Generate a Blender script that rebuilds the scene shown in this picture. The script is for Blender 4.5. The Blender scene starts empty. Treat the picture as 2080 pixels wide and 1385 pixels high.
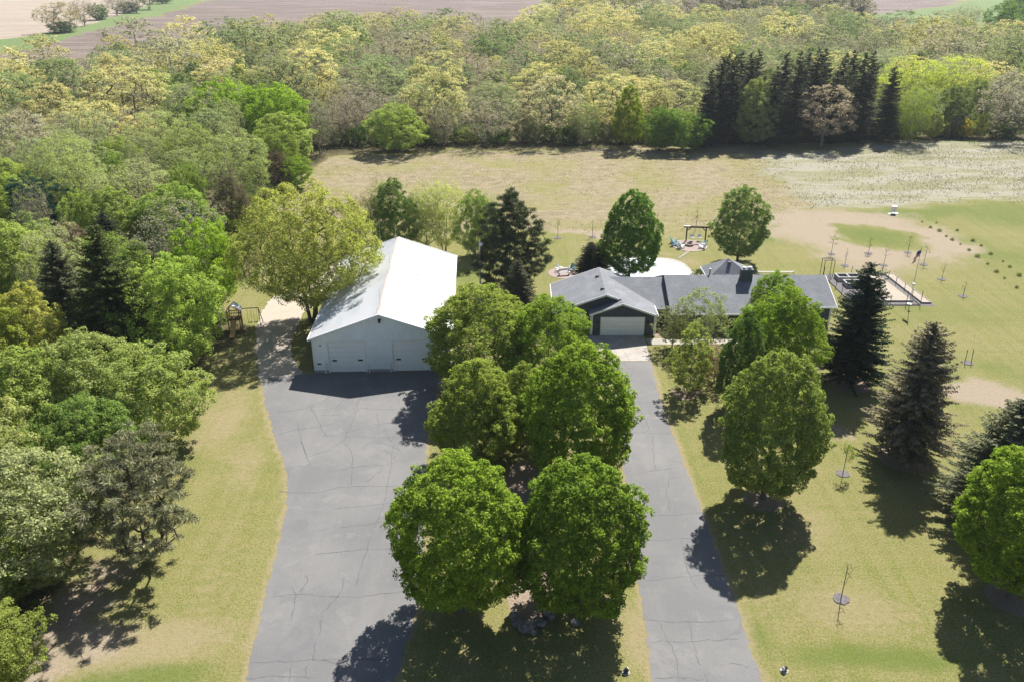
import bpy, math, random
import numpy as np
from mathutils import Vector, Matrix

# ------------------------------------------------------------------ camera, sky, sun, exposure
S = bpy.context.scene
F_PX, PITCH, CAM_H = 1680.0, math.radians(25), 40.0      # focal length in photo pixels (2080 wide), tilt, height
cam_d = bpy.data.cameras.new('camera'); cam = bpy.data.objects.new('camera', cam_d); S.collection.objects.link(cam)
cam_d.sensor_width = 36; cam_d.lens = F_PX / 2080 * 36; cam_d.clip_start = 0.5; cam_d.clip_end = 6000
cam.location = (0, 0, CAM_H); cam.rotation_euler = (math.radians(90) - PITCH, 0, 0); S.camera = cam

SUN_EL, SUN_AZ = math.radians(48), math.radians(25)       # azimuth clockwise from +Y (the sun stands behind the barn, to the right)
W = bpy.data.worlds.new('World'); S.world = W; W.use_nodes = True
nt = W.node_tree; sky = nt.nodes.new('ShaderNodeTexSky'); sky.sky_type = 'NISHITA'; sky.sun_disc = False
sky.sun_elevation = SUN_EL; sky.sun_rotation = SUN_AZ; sky.air_density = 1.0; sky.dust_density = 1.0
nt.links.new(sky.outputs[0], nt.nodes['Background'].inputs[0]); nt.nodes['Background'].inputs[1].default_value = 0.056
sd = bpy.data.lights.new('sun', 'SUN'); sd.energy = 5.0; sd.angle = math.radians(0.55); sd.color = (1.0, 0.955, 0.89)
sun = bpy.data.objects.new('sun', sd); S.collection.objects.link(sun)
sdir = Vector((math.sin(SUN_AZ) * math.cos(SUN_EL), math.cos(SUN_AZ) * math.cos(SUN_EL), math.sin(SUN_EL)))
sun.rotation_euler = sdir.to_track_quat('Z', 'Y').to_euler(); sun.location = sdir * 300
S.view_settings.view_transform = 'Standard'; S.view_settings.look = 'None'; S.view_settings.gamma = 1
S.view_settings.exposure = 1.2
cy = S.cycles; cy.sample_clamp_indirect = 4.0; cy.max_bounces = 6; cy.diffuse_bounces = 3; cy.glossy_bounces = 2; cy.transmission_bounces = 4
cy.transparent_max_bounces = 6; cy.volume_bounces = 0; cy.caustics_reflective = False; cy.caustics_refractive = False
S.render.use_persistent_data = False

# ------------------------------------------------------------------ surveying: where on the ground a thing of the photograph stands
def G(px, py, z=0.0):
    a = (px - 1040) / F_PX; b = -(py - 692.5) / F_PX
    r = (a, math.cos(PITCH) + b * math.sin(PITCH), -math.sin(PITCH) + b * math.cos(PITCH))
    t = (z - CAM_H) / r[2]
    return (r[0] * t, r[1] * t, z)
def P2(pts, z=0.0): return [G(x, y, z)[:2] for x, y in pts]
def height_at(px, py, Y):
    b = -(py - 692.5) / F_PX
    return CAM_H + (-math.sin(PITCH) + b * math.cos(PITCH)) * Y / (math.cos(PITCH) + b * math.sin(PITCH))

# ------------------------------------------------------------------ helpers
def tag(o, label=None, cat=None, group=None, kind=None):
    if label: o['label'] = label
    if cat: o['category'] = cat
    if group: o['group'] = group
    if kind: o['kind'] = kind
    return o
def empty(name, loc=(0, 0, 0), rz=0, label=None, cat=None, group=None):
    o = bpy.data.objects.new(name, None); S.collection.objects.link(o); o.location = loc; o.rotation_euler.z = rz
    o.empty_display_size = 0.3
    return tag(o, label, cat, group)
def link(name, me, parent=None, loc=None):
    o = bpy.data.objects.new(name, me); S.collection.objects.link(o)
    if parent: o.parent = parent
    if loc: o.location = loc
    return o
class MB:
    """collects boxes, bars, prisms and tubes and links them as one mesh"""
    def __init__(s): s.v = []; s.f = []; s.mi = []; s.cur = 0
    def add(s, vs, fs):
        n = len(s.v); s.v += [tuple(v) for v in vs]; s.f += [[n + i for i in f] for f in fs]; s.mi += [s.cur] * len(fs); return s
    def box(s, x0, x1, y0, y1, z0, z1):
        return s.add([(x0, y0, z0), (x1, y0, z0), (x1, y1, z0), (x0, y1, z0), (x0, y0, z1), (x1, y0, z1), (x1, y1, z1), (x0, y1, z1)],
                     [(0, 3, 2, 1), (4, 5, 6, 7), (0, 1, 5, 4), (1, 2, 6, 5), (2, 3, 7, 6), (3, 0, 4, 7)])
    def bar(s, a, b, w, h=None, up=(0, 0, 1)):
        a = Vector(a); b = Vector(b); h = h or w; d = (b - a).normalized(); u = Vector(up)
        if abs(d.dot(u)) > .95: u = Vector((1, 0, 0))
        x = d.cross(u).normalized() * w / 2; y = x.cross(d).normalized() * h / 2
        vs = [a - x - y, a + x - y, a + x + y, a - x + y, b - x - y, b + x - y, b + x + y, b - x + y]
        return s.add(vs, [(0, 1, 2, 3), (7, 6, 5, 4), (0, 4, 5, 1), (1, 5, 6, 2), (2, 6, 7, 3), (3, 7, 4, 0)])
    def tube(s, pts, rs, n=8):
        if not hasattr(rs, '__len__'): rs = [rs] * len(pts)
        vs = []; fs = []; P = [Vector(p) for p in pts]
        for i, p in enumerate(P):
            d = (P[min(i + 1, len(P) - 1)] - P[max(i - 1, 0)]).normalized()
            u = Vector((1, 0, 0)) if abs(d.x) < .9 else Vector((0, 1, 0))
            x = d.cross(u).normalized(); y = d.cross(x)
            vs += [p + (x * math.cos(k * 2 * math.pi / n) + y * math.sin(k * 2 * math.pi / n)) * rs[i] for k in range(n)]
        for i in range(len(P) - 1):
            for k in range(n):
                a = i * n + k; b = i * n + (k + 1) % n
                fs.append((a, b, b + n, a + n))
        fs.append(tuple(range(n - 1, -1, -1))); fs.append(tuple((len(P) - 1) * n + k for k in range(n)))
        return s.add(vs, fs)
    def prism(s, poly, z0, z1):
        n = len(poly); return s.add([(x, y, z0) for x, y in poly] + [(x, y, z1) for x, y in poly],
            [tuple(range(n - 1, -1, -1)), tuple(range(n, 2 * n))] + [(i, (i + 1) % n, n + (i + 1) % n, n + i) for i in range(n)])
    def slab(s, quad, t):
        """a plate of thickness t hanging below the polygon"""
        q = [Vector(p) for p in quad]; nn = (q[1] - q[0]).cross(q[2] - q[0]).normalized()
        if nn.z < 0: q.reverse(); nn = -nn
        n = len(q); return s.add(q + [p - nn * t for p in q],
            [tuple(range(n)), tuple(range(2 * n - 1, n - 1, -1))] + [(n + i, n + (i + 1) % n, (i + 1) % n, i) for i in range(n)])
    def build(s, name, mats, parent=None, smooth=False):
        me = bpy.data.meshes.new(name); me.from_pydata(s.v, [], s.f)
        for m in (mats if isinstance(mats, (list, tuple)) else [mats]): me.materials.append(m)
        me.polygons.foreach_set('material_index', s.mi)
        if smooth: me.polygons.foreach_set('use_smooth', [True] * len(s.f))
        me.update(); return link(name, me, parent)
def copy_tree(o, parent=None):
    c = o.copy(); S.collection.objects.link(c); c.parent = parent
    for ch in [k for k in o.children]: copy_tree(ch, c)
    return c

# ------------------------------------------------------------------ shader helpers
class NT:
    def __init__(s, name):
        s.m = bpy.data.materials.new(name); s.m.use_nodes = True; s.t = s.m.node_tree; s.t.nodes.clear()
        s.out = s.n('OutputMaterial'); s._pos = None
    def n(s, typ, **kw):
        nd = s.t.nodes.new('ShaderNode' + typ)
        for k, v in kw.items(): setattr(nd, k, v)
        return nd
    def set(s, sock, v):
        if isinstance(v, bpy.types.NodeSocket): s.t.links.new(v, sock)
        elif v is not None:
            if isinstance(v, (tuple, list)) and len(v) == 3 and sock.type == 'RGBA': v = (*v, 1)
            sock.default_value = v
    def pos(s):
        if s._pos is None: s._pos = s.n('NewGeometry').outputs['Position']
        return s._pos
    def mapped(s, scale, rz=0, src=None):
        mp = s.n('Mapping'); s.set(mp.inputs['Vector'], src or s.pos()); mp.inputs['Scale'].default_value = scale; mp.inputs['Rotation'].default_value = (0, 0, rz)
        return mp.outputs[0]
    def noise(s, scale, detail=4, rough=.55, vec=None, dist=0):
        nd = s.n('TexNoise'); s.set(nd.inputs['Vector'], vec or s.pos()); nd.inputs['Scale'].default_value = scale
        nd.inputs['Detail'].default_value = detail; nd.inputs['Roughness'].default_value = rough; nd.inputs['Distortion'].default_value = dist
        return nd.outputs['Fac']
    def math(s, op, a, b=None, c=None, clamp=False):
        nd = s.n('Math', operation=op, use_clamp=clamp)
        for i, v in enumerate((a, b, c)):
            if v is not None: s.set(nd.inputs[i], v)
        return nd.outputs[0]
    def ramp(s, v, a, b, lo=0., hi=1., smooth=True):
        nd = s.n('MapRange'); nd.interpolation_type = 'SMOOTHSTEP' if smooth else 'LINEAR'
        s.set(nd.inputs[0], v); nd.inputs[1].default_value = a; nd.inputs[2].default_value = b; nd.inputs[3].default_value = lo; nd.inputs[4].default_value = hi
        return nd.outputs[0]
    def mix(s, f, a, b, mode='MIX'):
        nd = s.n('Mix', data_type='RGBA', blend_type=mode); s.set(nd.inputs[0], f); s.set(nd.inputs[6], a); s.set(nd.inputs[7], b)
        return nd.outputs[2]
    def bump(s, h, strength, dist, normal=None):
        nd = s.n('Bump'); nd.inputs['Strength'].default_value = strength; nd.inputs['Distance'].default_value = dist; s.set(nd.inputs['Height'], h)
        if normal: s.set(nd.inputs['Normal'], normal)
        return nd.outputs[0]
    def pbr(s, col, rough=.9, spec=.3, normal=None, metal=0):
        nd = s.n('BsdfPrincipled'); s.set(nd.inputs['Base Color'], col); s.set(nd.inputs['Roughness'], rough)
        nd.inputs['Specular IOR Level'].default_value = spec; nd.inputs['Metallic'].default_value = metal
        if normal: s.set(nd.inputs['Normal'], normal)
        s.t.links.new(nd.outputs[0], s.out.inputs[0]); return s.m
def plain(name, col, rough=.6, var=.18, scale=3., spec=.3, metal=0, bump=0):
    t = NT(name); n = t.noise(scale, 5); c = t.mix(t.ramp(n, .3, .7), tuple(k * (1 - var) for k in col), tuple(min(1, k * (1 + var)) for k in col))
    return t.pbr(c, rough, spec, t.bump(t.noise(scale * 6, 3), .3, bump) if bump else None, metal)

# leaves: the tree's own colour comes from the object's colour; single leaves vary around it
def leaf_mat(name, transl=.35, hue=.010, val=.28, attr=None, tips=None, tm=(1.15, 1.22, .55)):
    t = NT(name)
    if attr: base = t.n('Attribute', attribute_name=attr).outputs['Color']
    else: base = t.n('ObjectInfo').outputs['Color']
    rnd = t.n('NewGeometry').outputs['Random Per Island']
    hs = t.n('HueSaturation'); t.set(hs.inputs['Color'], base)
    t.set(hs.inputs['Hue'], t.ramp(rnd, 0, 1, .5 - hue, .5 + hue * .6, False))
    t.set(hs.inputs['Value'], t.ramp(t.math('FRACT', t.math('MULTIPLY', rnd, 17.31)), 0, 1, 1 - val, 1 + val, False))
    col = hs.outputs[0]
    if tips: col = t.mix(t.ramp(t.math('FRACT', t.math('MULTIPLY', rnd, 7.77)), .72, .95), col, tips)
    d = t.n('BsdfDiffuse'); t.set(d.inputs[0], col); tr = t.n('BsdfTranslucent')
    t.set(tr.inputs[0], t.mix(1, col, tm, 'MULTIPLY'))
    m1 = t.n('MixShader'); m1.inputs[0].default_value = transl; t.t.links.new(d.outputs[0], m1.inputs[1]); t.t.links.new(tr.outputs[0], m1.inputs[2])
    t.t.links.new(m1.outputs[0], t.out.inputs[0]); return t.m
M_leaf = leaf_mat('broad_leaves', .43, .010, .42)
M_oak = leaf_mat('opening_leaves', .4, .005, .3, tm=(1.05, 1.08, .8))
M_needle = leaf_mat('needles', .2, .012, .4)
M_wood_leaf = leaf_mat('wood_leaves', .35, .005, .3, tm=(1.05, 1.08, .75), attr='tint')
def bark(name, a, b):
    t = NT(name); n = t.noise(2.2, 5, .6); return t.pbr(t.mix(n, a, b), .95, .1)
M_bark = bark('grey_bark', (.07, .06, .05), (.17, .15, .13))
M_bark_dark = bark('dark_bark', (.035, .028, .022), (.09, .075, .06))
M_bark_pale = bark('pale_bark', (.14, .125, .105), (.27, .245, .21))

# ------------------------------------------------------------------ the ground
def sdf(poly, X, Y):
    """signed distance to a polygon, positive inside"""
    P = np.array(poly, float); d2 = np.full(X.shape, 1e18); ins = np.zeros(X.shape, bool)
    for (x0, y0), (x1, y1) in zip(P, np.roll(P, -1, 0)):
        ex, ey = x1 - x0, y1 - y0; t = np.clip(((X - x0) * ex + (Y - y0) * ey) / (ex * ex + ey * ey + 1e-12), 0, 1)
        d2 = np.minimum(d2, (X - x0 - t * ex) ** 2 + (Y - y0 - t * ey) ** 2)
        c = (y0 > Y) != (y1 > Y)
        with np.errstate(divide='ignore', invalid='ignore'): xi = (x1 - x0) * (Y - y0) / (y1 - y0) + x0
        ins ^= c & (X < xi)
    d = np.sqrt(d2); return np.where(ins, d, -d)
def smooth_poly(pts, n=6, closed=True):
    P = np.array(pts, float); out = []; N = len(P)
    rng_ = range(N) if closed else range(N - 1)
    for i in rng_:
        if closed: p0, p1, p2, p3 = P[i - 1], P[i], P[(i + 1) % N], P[(i + 2) % N]
        else: p0, p1, p2, p3 = P[max(i - 1, 0)], P[i], P[i + 1], P[min(i + 2, N - 1)]
        for k in range(n):
            t = k / n; out.append(.5 * (2 * p1 + (p2 - p0) * t + (2 * p0 - 5 * p1 + 4 * p2 - p3) * t * t + (3 * p1 - p0 - 3 * p2 + p3) * t ** 3))
    if not closed: out.append(P[-1])
    return [tuple(p) for p in out]

LANE_L = P2([(612, 757), (531, 768), (540, 820), (556, 880), (579, 950), (584, 1005), (576, 1065), (561, 1130), (541, 1200), (520, 1290), (499, 1385), (440, 1650)])
LANE_R = P2([(700, 1650), (800, 1385), (822, 1310), (845, 1235), (858, 1120), (862, 1000), (866, 900), (880, 820), (900, 775), (915, 752)])
PAD = smooth_poly(LANE_L[1:], 5, False) + smooth_poly(LANE_R, 5, False) + [(-6.3, 78.4), (-20.6, 77.8)]
DRIVE = smooth_poly(P2([(1237, 734.5), (1247, 800), (1262, 900), (1280, 1050), (1300, 1200), (1314, 1290), (1327, 1385), (1355, 1650)]), 5, False) + \
        smooth_poly(P2([(1690, 1650), (1551, 1385), (1490, 1215), (1430, 1050), (1385, 930), (1350, 840), (1322, 734.5)]), 5, False)
APRON = P2([(1189, 682.2), (1237, 733.5), (1322.5, 733.5), (1308, 682.2)])
WALK = P2([(1310, 688), (1319, 700), (1480, 699), (1500, 697), (1490, 687)])
GRAVEL = smooth_poly(P2([(533, 772), (522, 735), (518, 700), (520, 665), (535, 630), (552, 606), (585, 596), (618, 590), (660, 555), (690, 520), (720, 500), (750, 505), (700, 560), (655, 610), (640, 625),
                         (622, 632), (606, 655), (596, 680), (592, 710), (600, 740), (612, 765)]), 4)
WOOD_EDGE = P2([(-260, 1500), (10, 1355), (110, 1215), (185, 1120), (300, 960), (350, 870), (392, 800), (405, 745), (455, 700), (458, 640), (500, 560), (512, 500), (545, 430), (590, 385), (640, 322)])
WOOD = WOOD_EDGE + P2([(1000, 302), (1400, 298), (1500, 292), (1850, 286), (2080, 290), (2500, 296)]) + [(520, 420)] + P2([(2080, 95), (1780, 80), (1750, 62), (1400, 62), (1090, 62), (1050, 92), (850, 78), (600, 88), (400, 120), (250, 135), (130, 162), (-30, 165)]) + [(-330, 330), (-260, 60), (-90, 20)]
FIELD = P2([(560, 420), (600, 385), (640, 325), (1000, 306), (1400, 300), (1545, 300), (1640, 395), (1600, 440), (1580, 462), (1440, 470), (1330, 478), (1240, 484), (1100, 476), (1010, 470), (900, 462), (760, 450), (640, 440)])
STRAW = P2([(1530, 318), (1640, 306), (1830, 290), (2080, 292), (2400, 300), (2400, 425), (2080, 412), (1900, 408), (1700, 412), (1640, 420), (1600, 372)])
DIRT = P2([(1560, 452), (1600, 420), (1690, 418), (1790, 432), (1850, 438), (1930, 462), (1985, 500), (1930, 520), (1870, 530), (1820, 556), (1780, 545), (1705, 542), (1655, 512), (1560, 486)])
PLOW_A = P2([(-60, 128), (60, 97), (250, 52), (420, 3)]) + [(-300, 1100), (160, 1100)] + P2([(1095, 0), (1090, 90), (850, 110), (400, 150), (100, 200), (-100, 200)])
GREEN_STRIP = P2([(-200, 88), (0, 82), (90, 72), (200, 48), (330, 0)]) + [(-480, 1400), (-330, 1400)] + P2([(415, 0), (250, 54), (60, 99), (-200, 150)])
TAN = P2([(-200, 90), (0, 83), (90, 72), (200, 48), (330, 0)]) + [(-420, 1400), (-1400, 1400), (-1400, 400)]
PLOW_B = P2([(1650, 52), (1755, 33), (1960, 6)]) + [(420, 960), (420, 1500), (150, 1500)] + P2([(1400, 0), (1350, 48)])
MEADOW = P2([(1380, 68), (1600, 60), (1755, 34), (1960, 7)]) + [(520, 980), (900, 980), (900, 400)] + P2([(2080, 100), (1760, 75), (1500, 70)])
ISLAND_BED = smooth_poly(P2([(1010, 1010), (1060, 930), (1110, 1010), (1115, 1150), (1125, 1230), (1080, 1262), (1040, 1240), (1020, 1130)]), 4)

def axis(segs):
    out = [segs[0][0]]
    for a, b, s0, s1 in segs:
        x = a
        while x < b - 1e-6:
            t = (x - a) / (b - a); x = min(b, x + s0 + (s1 - s0) * t)
            if b - x < s1 * .3: x = b
            out.append(x)
    return np.array(out)
XS = axis([(-1500, -600, 120, 30), (-600, -160, 22, 6), (-160, -75, 4, .9), (-75, 92, .6, .6), (92, 190, .9, 4), (190, 600, 6, 22), (600, 1500, 30, 120)])
YS = axis([(-250, 20, 40, 4), (20, 150, .55, .7), (150, 215, .7, 1.6), (215, 420, 2, 5), (420, 1000, 5, 12), (1000, 2200, 20, 90)])
GX, GY = np.meshgrid(XS, YS); nx, ny = len(XS), len(YS)
rs = np.random.RandomState(5)
def vnoise(X, Y, scale, seed):
    """cheap smooth value noise, 0..1"""
    r = np.random.RandomState(seed); T = r.rand(257, 257); u = X / scale + 1000; v = Y / scale + 1000
    iu = np.floor(u).astype(int); iv = np.floor(v).astype(int); fu = u - iu; fv = v - iv; fu = fu * fu * (3 - 2 * fu); fv = fv * fv * (3 - 2 * fv)
    a = T[iv % 256, iu % 256]; b = T[iv % 256, (iu + 1) % 256]; c = T[(iv + 1) % 256, iu % 256]; d = T[(iv + 1) % 256, (iu + 1) % 256]
    return (a * (1 - fu) + b * fu) * (1 - fv) + (c * (1 - fu) + d * fu) * fv
def soft(sd, w): return np.clip(.5 + sd / w, 0, 1)
masks = {}
GX0, GY0 = GX, GY
wx = (vnoise(GX, GY, 11, 61) - .5) * 7 + (vnoise(GX, GY, 3.5, 62) - .5) * 3.2 + (vnoise(GX, GY, 1.3, 65) - .5) * 1.3; wy = (vnoise(GX, GY, 11, 63) - .5) * 7 + (vnoise(GX, GY, 3.5, 64) - .5) * 3.2 + (vnoise(GX, GY, 1.3, 66) - .5) * 1.3
kw = np.clip((GY - 30) / 60, .35, 1); GX, GY = GX0 + wx * kw, GY0 + wy * kw
masks['field'] = soft(sdf(FIELD, GX, GY), 10)
masks['straw'] = soft(sdf(STRAW, GX, GY), 20)
isl = 1 - np.sqrt(((GX - G(1785, 480)[0]) / 7.2) ** 2 + ((GY - G(1785, 480)[1]) / 7.5) ** 2)
dm = np.maximum(soft(sdf(DIRT, GX, GY), 9), 0); dm = np.minimum(dm, 1 - np.clip(.5 + isl * 3, 0, 1))
for (px, py, r) in [(2000, 808, 4.2), (1600, 440, 3.5), (1215, 480, 3.8), (1150, 478, 3.0), (1715, 870, 1.3), (165, 1212, 1.7), (120, 1275, 1.8), (215, 1150, 1.2), (60, 1345, 2.0), (175, 1290, 2.2), (330, 890, 1.0), (1640, 470, 6), (1930, 500, 4)]:
    c = G(px, py); dm = np.maximum(dm, np.clip(.5 + (r - np.hypot(GX - c[0], (GY - c[1]) * 1.3)) / 3, 0, .92))
masks['dirt'] = dm
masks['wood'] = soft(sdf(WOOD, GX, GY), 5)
masks['plow'] = np.maximum(soft(sdf(PLOW_A, GX, GY), 6), soft(sdf(PLOW_B, GX, GY), 8))
masks['meadow'] = np.maximum(soft(sdf(GREEN_STRIP, GX, GY), 8), soft(sdf(MEADOW, GX, GY), 8))
masks['tan'] = soft(sdf(TAN, GX, GY), 8)
edge = np.maximum(-np.abs(sdf(PAD, GX0, GY0)), -np.abs(sdf(DRIVE, GX0, GY0)))
dry = np.clip(1.25 + edge / .5, 0, 1) * (.75 + .5 * vnoise(GX0, GY0, 2.3, 71))
# dry, pale strips and spots of the lawn: (photo point, radius across, radius along, strength)
for (px, py, rx, ry, k) in [(470, 860, 2.6, 6, .75), (500, 940, 2.0, 7, .6), (430, 1150, 2.5, 9, .35), (300, 1290, 6.5, 2.6, .8), (210, 1300, 5, 2.5, .9), (120, 1330, 4, 2.0, .8),
                            (505, 700, 2.2, 6, .6), (530, 640, 2, 5, .5), (1640, 1080, 3, 4, .5), (1760, 1240, 5.5, 3, .6), (1600, 1240, 3.2, 3.5, .35), (1460, 1240, 1.2, 6, .5),
                            (1280, 1300, 1.2, 3, .75), (1700, 960, 4, 3, .3), (1950, 700, 8, 8, .35), (1990, 620, 6, 6, .25), (1340, 520, 3, 2, .6), (1180, 510, 4, 2.5, .45), (1400, 545, 4, 3, .6),
                            (1380, 480, 3, 3, .4), (1900, 560, 6, 8, .35), (410, 1000, 1.5, 5, .3), (690, 470, 8, 6, .5)]:
    c = G(px, py); q = np.sqrt(((GX - c[0]) / rx) ** 2 + ((GY - c[1]) / ry) ** 2); dry = np.maximum(dry, k * np.clip(1.35 - q, 0, 1))
dry = np.maximum(dry, .75 * soft(sdf(ISLAND_BED, GX0, GY0), 3)); GXw, GYw = GX, GY; GX, GY = GX0, GY0
masks['dry'] = dry
mulch = soft(sdf(ISLAND_BED, GX, GY), .5)
for (px, py, r) in [(1722, 778, 2.2), (1835, 930, 2.2), (1550, 1015, 1.6), (1390, 798, 1.4), (2055, 1215, 1.7), (150, 1240, .9), (128, 1268, .9), (200, 1190, .7), (1345, 672, 2.0), (1420, 668, 2.4)]:
    c = G(px, py); mulch = np.maximum(mulch, np.clip(.5 + (r - np.hypot(GX - c[0], GY - c[1])) / .8, 0, .95))
masks['mulch'] = mulch
GX, GY = GXw, GYw; lush = np.zeros(GX.shape)
for (px, py, rx, ry, k) in [(1140, 440, 7, 4, .9), (1880, 520, 3, 2, .6), (1560, 500, 5, 3, .6), (1870, 640, 5, 5, .5), (1680, 720, 6, 5, .55), (1880, 430, 22, 6, .75), (2080, 440, 18, 8, .7),
                            (400, 930, 2.2, 6, .5), (300, 1360, 6, 1.6, .9), (560, 1300, 1.6, 5, .5), (950, 560, 3, 5, .6), (1100, 570, 4, 4, .35), (2040, 760, 5, 3, .5), (1800, 1340, 9, 1.6, .8),
                            (1540, 1300, 2, 2, .6), (1900, 800, 3, 3, .5), (1370, 730, 3, 3, .35), (520, 555, 2.5, 8, .7), (1780, 480, 8, 8, .8), (1950, 640, 16, 9, .45), (2050, 520, 9, 14, .6), (1880, 740, 8, 7, .5)]:
    c = G(px, py); q = np.sqrt(((GX - c[0]) / rx) ** 2 + ((GY - c[1]) / ry) ** 2); lush = np.maximum(lush, k * np.clip(1.3 - q, 0, 1))
lush = np.maximum(lush, .7 * soft(sdf(P2([(2080, 265), (1830, 276), (1830, 292), (2080, 300), (2400, 305), (2400, 265)]), GX, GY), 4))
masks['lush'] = lush; GX, GY = GX0, GY0
GZ = (vnoise(GX, GY, 9, 3) - .5) * .12 * np.clip((np.hypot(GX, GY) - 20) / 60, 0, 1)
hard = np.maximum.reduce([sdf(PAD, GX, GY), sdf(DRIVE, GX, GY), sdf(APRON, GX, GY), sdf(GRAVEL, GX, GY), np.minimum(6 - np.abs(GX - 47.6), 7 - np.abs(GY - 102)),
                          np.minimum(16 - np.abs(GX - 21), 22 - np.abs(GY - 104))])
near_f = np.where(hard > -3, 0, 1)
GZ = GZ * np.where(GY < 130, 0, 1) + (vnoise(GX, GY, 60, 8) - .5) * 3.0 * np.clip((GY - 225) / 150, 0, 1)
me = bpy.data.meshes.new('ground')
V = np.stack([GX.ravel(), GY.ravel(), GZ.ravel()], 1)
I = np.arange(nx * ny).reshape(ny, nx); Q = np.stack([I[:-1, :-1], I[:-1, 1:], I[1:, 1:], I[1:, :-1]], -1).reshape(-1, 4)
def fill_mesh(me, V, Q, smooth=False):
    nv, nf = len(V), len(Q); k = Q.shape[1]
    me.vertices.add(nv); me.vertices.foreach_set('co', V.astype(np.float32).ravel())
    me.loops.add(nf * k); me.loops.foreach_set('vertex_index', Q.astype(np.int32).ravel())
    me.polygons.add(nf); me.polygons.foreach_set('loop_start', np.arange(0, nf * k, k, dtype=np.int32))
    if smooth: me.polygons.foreach_set('use_smooth', np.ones(nf, bool))
    me.update(calc_edges=True); return me
fill_mesh(me, V, Q, True)
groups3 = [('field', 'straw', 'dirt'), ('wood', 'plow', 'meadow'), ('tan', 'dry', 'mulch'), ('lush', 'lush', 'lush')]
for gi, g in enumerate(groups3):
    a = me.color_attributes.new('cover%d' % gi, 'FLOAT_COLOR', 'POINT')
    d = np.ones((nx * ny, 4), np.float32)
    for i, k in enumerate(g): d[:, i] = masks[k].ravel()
    a.data.foreach_set('color', d.ravel())

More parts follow.
